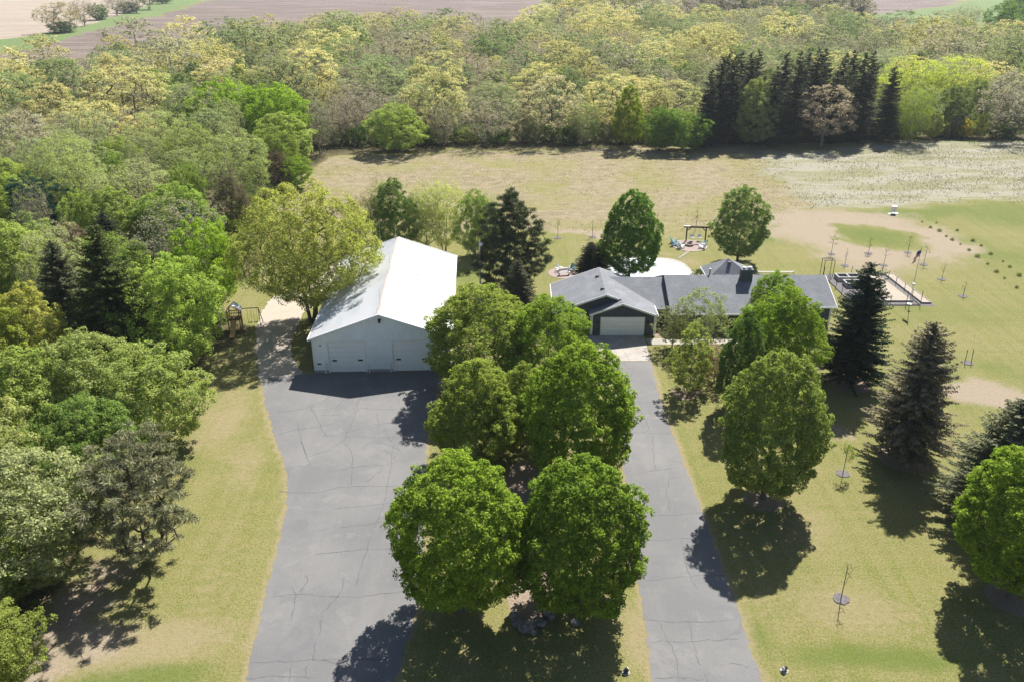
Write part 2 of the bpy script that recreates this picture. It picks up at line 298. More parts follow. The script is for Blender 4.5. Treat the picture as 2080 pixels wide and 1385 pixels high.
def ground_material():
    t = NT('ground_cover'); M = {}
    for gi, g in enumerate(groups3):
        sp = t.n('SeparateColor'); t.set(sp.inputs[0], t.n('Attribute', attribute_name='cover%d' % gi).outputs['Color'])
        for i, k in enumerate(g): M.setdefault(k, sp.outputs[i])
    n_big = t.noise(.09, 3); n_mid = t.noise(.5, 5, .6); n_fine = t.noise(3.2, 5, .7); n_grain = t.noise(14, 3, .7); n_grain2 = t.noise(26, 3, .7)
    streak = t.noise(1.0, 4, .6, vec=t.mapped((.16, 1.1, 1), .05)); streak2 = t.noise(1.0, 3, .6, vec=t.mapped((1.3, .12, 1), -.12))
    def thr(m, n, amp, w=.12):
        return t.ramp(t.math('ADD', m, t.math('MULTIPLY', t.math('SUBTRACT', n, .5), amp)), .5 - w, .5 + w)
    # lawn
    c = t.mix(t.ramp(t.math('ADD', t.math('MULTIPLY', n_mid, .5), t.math('MULTIPLY', streak2, .5)), .38, .62), (.150, .168, .042), (.195, .188, .062))
    c = t.mix(t.ramp(n_big, .35, .7), c, t.mix(.5, c, (.22, .19, .085)))
    c = t.mix(t.math('MULTIPLY', t.ramp(n_fine, .52, .72), .55), c, (.24, .21, .095))
    mow = t.noise(1.0, 2, .5, vec=t.mapped((.9, .035, 1), -.10)); mow2 = t.noise(1.0, 2, .5, vec=t.mapped((.03, .8, 1), .04)); c = t.mix(t.math('MULTIPLY', t.ramp(mow, .45, .56), .5), c, (.235, .215, .095)); c = t.mix(t.math('MULTIPLY', t.ramp(mow2, .47, .60), .28), c, (.13, .155, .035))
    n_b = t.noise(7, 4, .75); n_c = t.noise(1.5, 5, .7)
    c = t.mix(t.math('MULTIPLY', t.ramp(n_c, .48, .60), .55), c, (.235, .205, .095)); c = t.mix(t.math('MULTIPLY', t.ramp(n_b, .49, .60), .6), c, (.285, .26, .15)); c = t.mix(t.math('MULTIPLY', t.ramp(n_b, .49, .38), .6), c, (.088, .112, .026))
    c = t.mix(t.math('MULTIPLY', thr(M['lush'], n_c, .9, .3), .6), c, (.085, .135, .022))
    c = t.mix(t.math('MULTIPLY', thr(M['dry'], t.math('ADD', t.math('MULTIPLY', n_c, .6), t.math('MULTIPLY', n_fine, .4)), 1.7, .34), .8), c, t.mix(n_fine, (.235, .19, .115), (.33, .275, .18)))
    # hay field: short, pale tan stubble with yellow-green weeds
    f = t.mix(t.ramp(t.math('ADD', t.math('MULTIPLY', n_fine, .6), t.math('MULTIPLY', n_mid, .4)), .42, .58), (.19, .155, .105), (.315, .26, .19))
    w_ = t.math('ADD', t.math('MULTIPLY', t.noise(1.0, 5, .7, vec=t.mapped((.8, 1.6, 1))), .6), t.math('MULTIPLY', n_big, .4))
    f = t.mix(t.math('MULTIPLY', t.ramp(w_, .46, .56), .85), f, (.205, .20, .065)); f = t.mix(t.math('MULTIPLY', t.ramp(n_fine, .46, .32), .6), f, (.13, .115, .06)); f = t.mix(t.math('MULTIPLY', t.ramp(streak, .45, .6), .45), f, (.29, .245, .175))
    c = t.mix(thr(M['field'], n_mid, .5), c, f)
    f = t.mix(t.math('MULTIPLY', t.ramp(t.noise(.13, 5, .65), .47, .58), .65), f, (.175, .188, .058)); f = t.mix(t.math('MULTIPLY', t.ramp(t.noise(.8, 5, .7, vec=t.mapped((1, 1.6, 1))), .54, .62), .6), f, (.36, .31, .24))
    s = t.mix(t.ramp(n_fine, .35, .65), (.24, .225, .17), (.345, .33, .295))
    s = t.mix(t.math('MULTIPLY', t.ramp(t.noise(1.0, 6, .7, vec=t.mapped((.05, .17, 1), .06)), .45, .56), .8), s, t.mix(n_fine, (.17, .175, .085), (.25, .235, .14)))
    c = t.mix(thr(M['straw'], streak, .55), c, s)
    dcol = t.mix(n_fine, (.235, .19, .145), (.36, .30, .24)); c = t.mix(thr(M['dirt'], t.math('ADD', t.math('MULTIPLY', n_mid, .5), t.math('MULTIPLY', n_fine, .5)), 1.5, .34), c, dcol)
    c = t.mix(thr(M['mulch'], n_fine, .5), c, t.mix(t.ramp(n_grain, .35, .65), (.15, .11, .09), (.42, .33, .28)))
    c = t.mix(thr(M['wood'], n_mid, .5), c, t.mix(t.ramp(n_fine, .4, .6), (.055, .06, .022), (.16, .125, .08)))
    rows = t.noise(1.0, 4, .65, vec=t.mapped((.012, .28, 1), .03)); rows2 = t.noise(1.0, 3, .6, vec=t.mapped((.01, .05, 1), .1))
    pl = t.mix(t.ramp(rows, .36, .64), (.120, .092, .086), (.205, .160, .150)); pl = t.mix(t.ramp(rows2, .45, .75), pl, (.235, .19, .178))
    c = t.mix(thr(M['plow'], n_mid, .2), c, pl)
    tn = t.mix(t.ramp(rows, .4, .6), (.30, .245, .21), (.37, .31, .265)); c = t.mix(thr(M['tan'], n_mid, .2), c, tn)
    c = t.mix(thr(M['meadow'], n_mid, .3), c, t.mix(n_mid, (.125, .18, .065), (.165, .215, .09)))
    c = t.mix(t.math('MULTIPLY', t.ramp(n_grain2, .36, .64), .7), t.mix(1, c, (.62, .64, .55), 'MULTIPLY'), t.mix(1, c, (1.25, 1.22, 1.2), 'MULTIPLY'))
    h = t.math('ADD', t.math('MULTIPLY', n_grain, .5), t.math('MULTIPLY', n_fine, .8))
    return t.pbr(c, .95, .08, t.bump(h, .75, .13))
me.materials.append(ground_material()); ground = link('ground', me); ground['kind'] = 'structure'

def sheet(name, poly, z, mat, jag=0., seed=1, kind='structure'):
    """a thin flat sheet with slightly ragged edges lying z above the ground"""
    r = random.Random(seed); out = []
    for (x0, y0), (x1, y1) in zip(poly, poly[1:] + poly[:1]):
        L = math.hypot(x1 - x0, y1 - y0); n = max(1, int(L / .35)) if jag else 1
        for k in range(n):
            t = k / n; out.append((x0 + (x1 - x0) * t + (r.random() - .5) * jag, y0 + (y1 - y0) * t + (r.random() - .5) * jag))
    from mathutils.geometry import tessellate_polygon
    tri = tessellate_polygon([[Vector((x, y, 0)) for x, y in out]])
    me = bpy.data.meshes.new(name); me.from_pydata([(x, y, z) for x, y in out], [], [list(f) for f in tri])
    me.update()
    if sum(p.normal.z for p in me.polygons) < 0: me.flip_normals()
    me.materials.append(mat); o = link(name, me)
    if kind: o['kind'] = kind
    return o
def asphalt():
    t = NT('old_asphalt'); big = t.noise(.14, 4, .6); mid = t.noise(.7, 5, .65); gr = t.noise(22, 3, .8); st = t.noise(1.0, 4, .6, vec=t.mapped((.5, .06, 1), -.2))
    c = t.mix(t.ramp(big, .35, .65), (.110, .109, .111), (.152, .149, .145)); c = t.mix(t.math('MULTIPLY', t.ramp(st, .5, .72), .5), c, (.175, .168, .162))
    c = t.mix(t.math('MULTIPLY', t.ramp(mid, .56, .74), .5), c, (.215, .20, .185)); vo = t.noise(.32, 6, .7, dist=.8); c = t.mix(t.math('MULTIPLY', t.ramp(vo, .56, .62), .35), c, (.205, .198, .188)); c = t.mix(t.math('MULTIPLY', t.ramp(vo, .42, .36), .6), c, (.095, .096, .104))
    c = t.mix(t.math('MULTIPLY', t.ramp(mid, .42, .25), .4), c, (.085, .087, .098))
    c = t.mix(.38, c, t.mix(t.ramp(gr, .3, .7), (.07, .07, .072), (.21, .208, .205))); c = t.mix(t.math('MULTIPLY', t.ramp(t.noise(3.5, 4, .7), .60, .72), .3), c, (.07, .07, .075))
    return t.pbr(c, .85, .3, t.bump(gr, .35, .01))
def concrete(name, a, b):
    t = NT(name); c = t.mix(t.ramp(t.noise(.8, 5, .6), .35, .65), a, b); c = t.mix(t.math('MULTIPLY', t.ramp(t.noise(12, 3), .5, .8), .3), c, tuple(k * .75 for k in a))
    return t.pbr(c, .9, .2)
def gravel_mat(name, a, b, sc=9):
    t = NT(name); n = t.noise(sc, 4, .75); m = t.noise(.6, 4); c = t.mix(t.ramp(n, .36, .64), a, b); c = t.mix(t.math('MULTIPLY', t.ramp(m, .5, .75), .45), c, tuple(k * .6 for k in b))
    return t.pbr(c, .95, .15, t.bump(n, .7, .04))
M_asph = asphalt(); M_conc = concrete('pale_concrete', (.27, .25, .225), (.34, .315, .285)); M_gravel = gravel_mat('limestone_gravel', (.26, .22, .18), (.44, .39, .33))
o = sheet('road', PAD, .008, M_asph, .24, 1)
o = sheet('driveway', DRIVE, .008, M_asph, .24, 2)
sheet('gravel_path', GRAVEL, .004, M_gravel, .5, 3)
sheet('pavement', APRON, .03, M_conc); sheet('path', WALK, .03, M_conc)
mb = MB(); x0, y0 = APRON[0]; x1, y1 = APRON[3]                  # expansion joints of the apron
M_joint = plain('joint', (.16, .15, .14))
for t_ in (.5,):
    a = [APRON[0][i] * (1 - t_) + APRON[3][i] * t_ for i in (0, 1)]; b = [APRON[1][i] * (1 - t_) + APRON[2][i] * t_ for i in (0, 1)]
    mb.add([(a[0] - .02, a[1], .034), (a[0] + .02, a[1], .034), (b[0] + .02, b[1], .034), (b[0] - .02, b[1], .034)], [(0, 3, 2, 1)])
a = [(APRON[0][i] + APRON[1][i]) / 2 for i in (0, 1)]; b = [(APRON[3][i] + APRON[2][i]) / 2 for i in (0, 1)]
mb.add([(a[0], a[1] - .02, .0345), (b[0], b[1] - .02, .0345), (b[0], b[1] + .02, .0345), (a[0], a[1] + .02, .0345)], [(0, 1, 2, 3)])
mb.build('pavement_joint', M_joint)['kind'] = 'structure'
# tar-sealed cracks, as thin ribbons
M_crack = plain('crack_filler', (.088, .089, .095), .8)
def cracks(name, lines, z, w=.055, seed=3):
    r = random.Random(seed); mb = MB(); w *= .7
    for ln in lines:
        pts = smooth_poly(P2(ln), 6, False); fine = []
        for i, (x, y) in enumerate(pts): fine.append((x + r.gauss(0, .05), y + r.gauss(0, .05)))
        wd = [w * r.uniform(.35, 1.1) * (.4 if i in (0, len(fine) - 1) else 1) for i in range(len(fine))]
        L = []; R_ = []
        for i, (x, y) in enumerate(fine):
            a = fine[max(i - 1, 0)]; b = fine[min(i + 1, len(fine) - 1)]; dx, dy = b[0] - a[0], b[1] - a[1]; l = math.hypot(dx, dy) + 1e-9
            L.append((x - dy / l * wd[i], y + dx / l * wd[i], z)); R_.append((x + dy / l * wd[i], y - dx / l * wd[i], z))
        n = len(fine); mb.add(L + R_, [(i, n + i, n + i + 1, i + 1) for i in range(n - 1)])
    o = mb.build(name, M_crack); o['kind'] = 'structure'; return o
cracks('road_crack', [
    [(628, 822), (650, 862), (658, 878), (672, 888)], [(566, 884), (600, 872), (640, 868), (680, 860)], [(604, 855), (612, 890), (625, 930)], [(672, 805), (640, 822), (600, 834), (560, 836)],
    [(648, 844), (680, 843), (720, 846)], [(732, 828), (770, 831), (805, 832)], [(660, 885), (700, 879), (760, 862), (800, 858)], [(703, 886), (760, 888), (812, 889)], [(700, 898), (716, 925), (712, 985)],
    [(625, 928), (665, 914), (700, 892), (706, 875), (728, 830)], [(670, 958), (720, 949), (778, 946), (742, 980)], [(735, 912), (760, 897), (800, 908), (815, 915)], [(560, 998), (640, 1000), (700, 988), (815, 988)],
    [(680, 1033), (750, 1027), (800, 1019)], [(690, 1072), (740, 1066), (800, 1055)], [(640, 1126), (720, 1118), (830, 1114)], [(800, 900), (785, 1000), (765, 1060), (740, 1130), (722, 1190)],
    [(555, 1212), (600, 1206), (680, 1212), (760, 1208), (840, 1197)], [(700, 1170), (688, 1208), (660, 1240), (648, 1280), (636, 1340)], [(512, 1346), (580, 1342), (660, 1339), (740, 1338), (790, 1340)],
    [(595, 1345), (585, 1390)], [(625, 1345), (620, 1375)], [(590, 1190), (600, 1207), (592, 1260)], [(620, 1168), (625, 1180), (610, 1200)], [(655, 1341), (690, 1352), (668, 1400)], [(612, 895), (622, 925), (630, 945)],
    [(735, 755 + 40), (725, 830)], [(700, 810), (680, 830)], [(770, 860), (765, 840)], [(780, 870), (795, 900)], [(500, 1380), (560, 1372), (640, 1376)]], .012)
cracks('driveway_crack', [
    [(1250, 758), (1262, 775), (1258, 800)], [(1288, 740), (1280, 770), (1265, 790)], [(1252, 800), (1262, 840), (1275, 872)], [(1260, 816), (1300, 817), (1341, 817)], [(1272, 879), (1320, 879), (1364, 880)],
    [(1326, 880), (1328, 920), (1332, 955)], [(1290, 962), (1330, 955), (1378, 950)], [(1360, 970), (1355, 1000), (1362, 1040)], [(1290, 1045), (1350, 1047), (1426, 1040)], [(1300, 830), (1318, 870), (1305, 878)],
    [(1296, 1100), (1360, 1095), (1445, 1092)], [(1385, 1095), (1398, 1160), (1420, 1200)], [(1310, 1180), (1400, 1170), (1478, 1168)], [(1305, 1258), (1380, 1262), (1492, 1260)], [(1340, 1262), (1352, 1290), (1372, 1330), (1382, 1390)],
    [(1320, 1303), (1400, 1302), (1507, 1298)], [(1400, 1260), (1410, 1310), (1420, 1350)], [(1330, 1378), (1380, 1376), (1430, 1380)], [(1480, 1345), (1520, 1352)], [(1430, 1365), (1440, 1390)]], .012, .05, 8)

# ------------------------------------------------------------------ building materials
M_white = plain('white_trim', (.78, .78, .77), .5, .04)
M_door = plain('white_door_panel', (.86, .87, .88), .45, .03)
M_slate = plain('slate_siding', (.070, .082, .100), .75, .10, 1.5)
M_slate_d = plain('slate_foundation', (.13, .12, .115), .9, .15)
M_glass = plain('window_glass', (.03, .04, .05), .08, .1, 1, .6)
M_black = plain('black_metal', (.012, .012, .014), .5, .1)
M_steel = plain('galvanised_steel', (.55, .56, .57), .4, .08, 3, .5)
M_block = plain('concrete_block', (.36, .35, .34), .95, .15, 6, .1, 0, .5)
M_timber = plain('dark_timber', (.045, .026, .018), .8, .25, 4)
M_tan = plain('tan_timber', (.55, .33, .14), .7, .15, 4)
M_red_metal = plain('rust_ridge', (.52, .40, .34), .6, .15, 3)
def shingles(name, a, b, along_x=True):
    t = NT(name); v = t.n('TexBrick'); t.set(v.inputs['Vector'], t.mapped((1, 1, 1), 0 if along_x else math.radians(90)))
    v.inputs['Scale'].default_value = 1; v.inputs['Brick Width'].default_value = .32; v.inputs['Row Height'].default_value = .17; v.inputs['Mortar Size'].default_value = .022
    v.inputs['Color1'].default_value = (0.15, .15, .15, 1); v.inputs['Color2'].default_value = (.85, .85, .85, 1); v.inputs['Mortar'].default_value = (0, 0, 0, 1); v.inputs['Bias'].default_value = 0
    g = t.noise(.5, 5, .6)
    k = t.math('ADD', t.math('MULTIPLY', v.outputs['Color'], .5), t.math('MULTIPLY', t.noise(5, 3), .5))
    c = t.mix(k, a, b); c = t.mix(t.math('MULTIPLY', t.ramp(g, .45, .75), .35), c, tuple(x * 1.3 for x in b))
    return t.pbr(c, .85, .3, t.bump(v.outputs['Fac'], .5, -.01))
M_sh_x = shingles('asphalt_shingles_across', (.095, .102, .115), (.195, .206, .225), True)
M_sh_y = shingles('asphalt_shingles_along', (.095, .102, .115), (.195, .206, .225), False)
def roof_steel():
    t = NT('white_roof_steel'); c = t.mix(t.ramp(t.noise(.35, 5, .6, vec=t.mapped((1, .25, 1))), .4, .75), (.54, .55, .565), (.43, .445, .46))
    return t.pbr(c, .42, .35)
M_roofst = roof_steel()
M_barn = plain('white_barn_siding', (.82, .865, .89), .5, .05, .8, .4)

# ------------------------------------------------------------------ the pole barn
BW, BD, BE, BR, BO = 14.3, 24.9, 4.0, 6.55, .4
barn = empty('barn', (-20.82, 77.84, 0), math.radians(2.5), 'long white metal pole barn with gable roof and two big roll-up doors beside the gravel', 'barn')
bs = (BR - BE) / (BW / 2)
def ribbed(mb, x0, x1, y, z0, ztop, out, pitch=.23, axis='x'):
    """a wall sheet with raised ribs, built as one folded strip; ztop(x) gives its upper edge"""
    xs = []; x = x0
    while x < x1 - 1e-6:
        for dx, o in ((0, 0), (.14, 0), (.155, .022), (.20, .022), (.215, 0)):
            if x + dx < x1: xs.append((x + dx, o))
        x += pitch
    xs.append((x1, 0)); vs = []
    for x, o in xs:
        for z in (z0, ztop(x)):
            vs.append((x, y + out * o, z) if axis == 'x' else (y + out * o, x, z))
    mb.add(vs, [(2 * i, 2 * i + 2, 2 * i + 3, 2 * i + 1) for i in range(len(xs) - 1)])
topf = lambda x: min(BE + bs * x, BE + bs * (BW - x)) if 0 <= x <= BW else BE
doors = [(1.62, 5.42), (8.32, 12.12)]; DH = 3.5
mb = MB()
cuts = [0, 1.5, 5.54, 8.2, 12.24, BW]
for a, b in ((0, 1.5), (5.54, 7.15), (7.15, 8.2), (12.24, BW)): ribbed(mb, a, b, 0, .32, topf, -1)
for a, b in ((1.5, 5.54), (8.2, 12.24)): ribbed(mb, a, b, 0, DH + .12, topf, -1)
ribbed(mb, 0, 7.15, BD, .32, topf, 1); ribbed(mb, 7.15, BW, BD, .32, topf, 1)
ribbed(mb, 0, BD, 0, .32, lambda y: BE, -1, axis='y'); ribbed(mb, 0, BD, BW, .32, lambda y: BE, 1, axis='y')
mb.build('wall', M_barn, barn)
mb = MB(); mb.box(-.03, 1.5, -.03, .2, 0, .32); mb.box(5.54, 8.2, -.03, .2, 0, .32); mb.box(12.24, BW + .03, -.03, .2, 0, .32)
mb.box(-.03, .2, .2, BD + .03, 0, .32); mb.box(BW - .2, BW + .03, .2, BD + .03, 0, .32); mb.box(.2, BW - .2, BD - .2, BD + .03, 0, .32)
mb.build('foundation', M_block, barn)
roof = MB()                                              # two ribbed slopes
for s in (-1, 1):
    ys = []; y = -BO
    while y < BD + BO:
        ys += [(y, 0), (y + .17, 0), (y + .19, .028), (y + .235, .028), (y + .255, 0)]; y += .305
    ys = [(min(a, BD + BO), o) for a, o in ys]; vs = []
    for yy, o in ys:
        for k in (0, 1):
            xr = BW / 2 + s * (BW / 2 + .35) * k; zr = BR + .10 - bs * (BW / 2 + .35) * k
            vs.append((xr, yy, zr + o))
    roof.add(vs, [(2 * i, 2 * i + 1, 2 * i + 3, 2 * i + 2) if s > 0 else (2 * i, 2 * i + 2, 2 * i + 3, 2 * i + 1) for i in range(len(ys) - 1)])
ro = roof.build('roof', M_roofst, barn)
mb = MB()
for s in (-1, 1):
    e = BW / 2 + s * (BW / 2 + .35); ez = BR + .06 - bs * (BW / 2 + .35)
    for y in (-BO - .02, BD + BO + .02): mb.bar((BW / 2, y, BR + .06), (e, y, ez), .06, .2)
    mb.bar((e, -BO, ez - .02), (e, BD + BO, ez - .02), .07, .18)
mb.build('fascia', M_white, ro)
mb = MB(); mb.slab([(BW / 2 - .22, -BO, BR + .09), (BW / 2, -BO, BR + .165), (BW / 2, BD + BO, BR + .165), (BW / 2 - .22, BD + BO, BR + .09)], .012)
mb.slab([(BW / 2, -BO, BR + .165), (BW / 2 + .22, -BO, BR + .09), (BW / 2 + .22, BD + BO, BR + .09), (BW / 2, BD + BO, BR + .165)], .012)
mb.build('ridge_cap', M_red_metal, ro)
mb = MB()
for s in (-1, 1): mb.slab([(BW / 2, -BO, BR + .05), (BW / 2 + s * (BW / 2 + .3), -BO, BE - .05), (BW / 2 + s * (BW / 2 + .3), -.0, BE - .05), (BW / 2, -.0, BR + .05)], .01)
mb.build('soffit', M_barn, ro)
for a, b in doors:
    mb = MB(); n = 6
    for k in range(n):
        z0 = .02 + k * DH / n; mb.box(a, b, .10, .16, z0, z0 + DH / n - .018)
        for j in range(8):
            xx = a + (b - a) * (j + .5) / 8; mb.box(xx - .19, xx + .19, .088, .10, z0 + .10, z0 + DH / n - .11)
    d = mb.build('garage_door', M_door, barn)
    for x in (a + .55, b - .55):
        mb = MB(); mb.box(x - .24, x + .24, .06, .085, 1.28, 1.46); mb.build('window', M_glass, d).name = 'window'
        mb = MB(); mb.box(x - .28, x + .28, .072, .087, 1.24, 1.28); mb.box(x - .28, x + .28, .072, .087, 1.46, 1.50); mb.box(x - .28, x - .24, .072, .087, 1.28, 1.46); mb.box(x + .24, x + .28, .072, .087, 1.28, 1.46)
        mb.build('window_frame', M_white, d)
    mb = MB(); mb.box(a - .12, a, -.05, .2, .0, DH + .12); mb.box(b, b + .12, -.05, .2, .0, DH + .12); mb.box(a, b, -.05, .2, DH, DH + .12); mb.build('door_frame', M_white, d)
    mb = MB(); mb.box(a, b, .085, .17, 0, .02); mb.build('door_seal', M_black, d)
for x in (1.2, 5.75, 8.0):
    mb = MB(); mb.tube([(x, -.16, 0), (x, -.16, 1.15)], .06, 10); mb.build('bollard', M_white, barn)
for x in (-.035, BW - .14): mb = MB(); mb.box(x, x + .175, -.045, -.028, .32, BE - .05); mb.build('corner_trim', M_white, barn)
mb = MB(); mb.box(7.0, 7.3, -.14, -.03, 5.9, 6.05); mb.tube([(7.15, -.1, 5.9), (7.15, -.3, 5.75)], [.10, .13], 10); mb.build('floodlight', M_black, barn)
mb = MB(); mb.box(.35, .75, -.07, -.03, 1.0, 1.14); mb.build('house_number_plate', M_black, barn)
mb = MB(); mb.box(.75, .95, -.08, -.03, 3.1, 3.25); mb.build('junction_box', M_block, barn)
for (y, h, dx) in ((1.3, 2.3, .05), (12.4, 2.6, .06), (24.6, 2.2, -.3)):
    m = MB(); m.tube([(7.15 + dx, y, BR + .1), (7.15 + dx, y, BR + h)], [.022, .012], 6)
    for k in range(3):
        an = k * 2.09 + .5; m.tube([(7.15 + dx + .32 * math.cos(an), y + .32 * math.sin(an), BR + .08), (7.15 + dx, y, BR + .75)], .012, 4)
    m.bar((7.15 + dx - .18, y, BR + h * .72), (7.15 + dx + .18, y, BR + h * .72), .018); m.build('antenna', M_steel, barn)
m = MB(); m.tube([(4.8, 24.8, BE + 1.7), (4.8, 24.8, BE + 5.0)], [.02, .01], 6); m.build('antenna', M_steel, barn)
for (x, y) in ((10.3, 14.0), (4.9, 12.2)):
    z = topf(x) + .1; m = MB(); m.tube([(x, y, z - .05), (x, y, z + .28)], .06, 8); m.tube([(x, y, z + .26), (x, y, z + .33)], [.1, .02], 8); m.build('roof_vent', M_steel, ro)

# ------------------------------------------------------------------ the house
house = empty('house', (0, 0, 0), 0, 'slate grey ranch house with shingled roofs, white trim and a double garage', 'house')
def siding(mb, quad_fn, x0, x1, z0, ztop, y, ax='x', out=-1, step=.13):
    """lap siding: each board leans out a little at its foot; ztop(x) clips the gable"""
    z = z0
    zmax = max(ztop(x0), ztop(x1), ztop((x0 + x1) / 2), *[ztop(x0 + (x1 - x0) * k / 40) for k in range(41)])
    while z < zmax - 1e-4:
        z2 = min(z + step, zmax)
        def span(zz):
            xs = [x0 + (x1 - x0) * k / 400 for k in range(401)]; ok = [x for x in xs if ztop(x) >= zz - 1e-6]
            return (min(ok), max(ok)) if ok else None
        a = span(z); b = span(z2) or a
        if a is None: break
        o0 = y + out * .022; o1 = y + out * .004
        if b is None: b = a
        P = [(a[0], o0, z), (a[1], o0, z), (b[1], o1, z2), (b[0], o1, z2)]
        if ax == 'y': P = [(p[1], p[0], p[2]) for p in P]
        mb.add(P, [(0, 1, 2, 3)])
        P = [(a[0], o0, z), (a[1], o0, z), (a[1], y, z), (a[0], y, z)]
        if ax == 'y': P = [(p[1], p[0], p[2]) for p in P]
        mb.add(P, [(0, 3, 2, 1)]); z = z2
# dimensions read from the photograph
gs = .364; GRX, GRZ, GE = 10.8, 4.80, 2.62            # garage ridge x, height, eave height
GXL, GXR = GRX - 6.0, GRX + 5.95
BPX, BPZ = 12.6, 4.80 - gs * 1.8                       # peak of the projecting gable, on the right slope
gz = lambda x: GRZ - gs * abs(x - GRX)
bz = lambda x: BPZ - gs * abs(x - BPX)
# garage roof: left slope, right slope with the projecting gable in front
mb = MB(); T = .13
mb.slab([(GRX, 88.0, GRZ), (GRX, 97.0, GRZ), (GXL, 97.0, gz(GXL)), (GXL, 88.0, gz(GXL))], T)
mb.build('roof', M_sh_y, house)
mb = MB()
mb.slab([(GRX, 88.0, GRZ), (BPX, 88.0, BPZ), (BPX, 86.85, BPZ), (GXR, 86.85, gz(GXR)), (GXR, 97.0, gz(GXR)), (GRX, 97.0, GRZ)], T)
mb.build('roof', M_sh_y, house)
mb = MB(); mb.slab([(BPX - .01, 86.85, BPZ), (BPX - .01, 88.42, BPZ), (8.85, 88.42, bz(8.85)), (8.85, 86.85, bz(8.85))], T)
mb.build('roof', M_sh_y, house)
# white rakes and eave boards
fa = MB()
def rake(a, b, w=.05, h=.22): fa.bar((a[0], a[1], a[2] - .1), (b[0], b[1], b[2] - .1), w, h)
rake((GRX, 87.97, GRZ), (GXL, 87.97, gz(GXL))); rake((GRX, 87.97, GRZ), (BPX - .3, 87.97, gz(BPX - .3)))
rake((BPX, 86.82, BPZ), (GXR, 86.82, gz(GXR))); rake((BPX, 86.82, BPZ), (8.85, 86.82, bz(8.85)))
rake((GRX, 97.03, GRZ), (GXL, 97.03, gz(GXL))); rake((GRX, 97.03, GRZ), (GXR, 97.03, gz(GXR)))
rake((GXL - .03, 87.97, gz(GXL)), (GXL - .03, 97.03, gz(GXL)), .06, .18); rake((GXR + .03, 86.82, gz(GXR)), (GXR + .03, 90, gz(GXR)), .06, .18)
# walls
wl = MB()
siding(wl, None, 5.2, 9.3, .25, lambda x: gz(x) - T, 88.42)
siding(wl, None, 9.3, 12.55, 2.6, lambda x: gz(x) - T, 88.42)
siding(wl, None, 9.2, 16.45, .25, lambda x: (bz(x) - T) if not (10.25 < x < 15.25) else (bz(x) - T), 87.27)
siding(wl, None, 87.27, 88.42, .25, lambda y: bz(9.2) - T, 9.2, 'y')
siding(wl, None, 87.27, 91.0, .25, lambda y: gz(16.45) - T, 16.45, 'y', 1)
siding(wl, None, 88.42, 96.6, .25, lambda y: gz(5.2) - T, 5.2, 'y')
siding(wl, None, 5.2, 16.45, .25, lambda x: gz(x) - T, 96.6, 'x', 1)
# main wing: ridge along X, slope 0.41
ms = .41
R1Y, R1Z, R2Y, R2Z = 94.75, 4.42, 94.25, 4.86
m1 = lambda y: R1Z - ms * abs(y - R1Y); m2 = lambda y: R2Z - ms * abs(y - R2Y)
rf = MB()
xv = lambda y: min(GXR, GRX + (GRZ - m1(y)) / gs)         # valley between wing and garage
rf.slab([(xv(R1Y), R1Y, R1Z + .004), (18.4, R1Y, R1Z + .004), (18.4, 89.75, m1(89.75) + .004), (xv(89.75), 89.75, m1(89.75) + .004)], T)
rf.slab([(xv(R1Y), R1Y, R1Z + .004), (18.4, R1Y, R1Z + .004), (18.4, 99.6, m1(99.6) + .004), (12.5, 99.6, m1(99.6) + .004)], T)
rf.build('roof', M_sh_x, house)
rf = MB()
rf.slab([(18.4, R2Y, R2Z), (37.95, R2Y, R2Z), (37.95, 89.15, m2(89.15)), (27.2, 89.15, m2(89.15)), (27.2, 88.1, m2(88.1)), (18.4, 88.1, m2(88.1))], T)
rf.slab([(18.4, R2Y, R2Z), (37.95, R2Y, R2Z), (37.95, 99.6, m2(99.6)), (18.4, 99.6, m2(99.6))], T)
rmain = rf.build('roof', M_sh_x, house)
rake((16.9, 89.72, m1(89.75)), (18.38, 89.72, m1(89.75)), .06, .16); rake((18.4, 88.07, m2(88.1)), (27.2, 88.07, m2(88.1)), .06, .17)
rake((27.2, 89.12, m2(89.15)), (37.97, 89.12, m2(89.15)), .06, .17); rake((37.98, 89.12, m2(89.15)), (37.98, R2Y, R2Z), .05, .2); rake((37.98, R2Y, R2Z), (37.98, 99.63, m2(99.6)), .05, .2)
rake((18.4, 99.63, m2(99.6)), (37.97, 99.63, m2(99.6)), .06, .17)
fa.build('fascia', M_white, house)
# the raised gable end where the two roofs step
mb = MB(); mb.add([(18.385, 88.2, m2(88.2) - T), (18.385, R2Y, R2Z - T), (18.385, 99.5, m2(99.5) - T), (18.385, 99.5, m2(99.5) - T - .7), (18.385, R2Y, R2Z - T - .7), (18.385, 88.2, m2(88.2) - T - .55)],
                  [(0, 1, 4, 5), (1, 2, 3, 4)]); mb.build('step_flashing', M_slate, house)
siding(wl, None, 16.45, 18.6, .25, lambda x: m1(90.2) - T, 90.2)
siding(wl, None, 18.6, 36.0, .45, lambda x: m2(89.6) - T, 89.6)
siding(wl, None, 36.0, 37.45, .45, lambda x: m2(89.6) - T, 89.6)
siding(wl, None, 89.6, 99.1, .45, lambda y: m2(y) - T, 37.45, 'y', 1)
siding(wl, None, 16.5, 37.45, .45, lambda x: m2(99.1) - T, 99.1, 'x', 1)
siding(wl, None, 88.6, 89.6, .45, lambda y: m2(89.6) - T, 18.6, 'y')
wl.build('wall', M_slate, house)
mb = MB(); mb.box(9.22, 10.1, 87.29, 87.5, 0, .25); mb.box(15.4, 16.43, 87.29, 87.5, 0, .25); mb.box(5.22, 9.2, 88.44, 88.6, 0, .25); mb.box(5.22, 5.4, 88.6, 96.58, 0, .25)
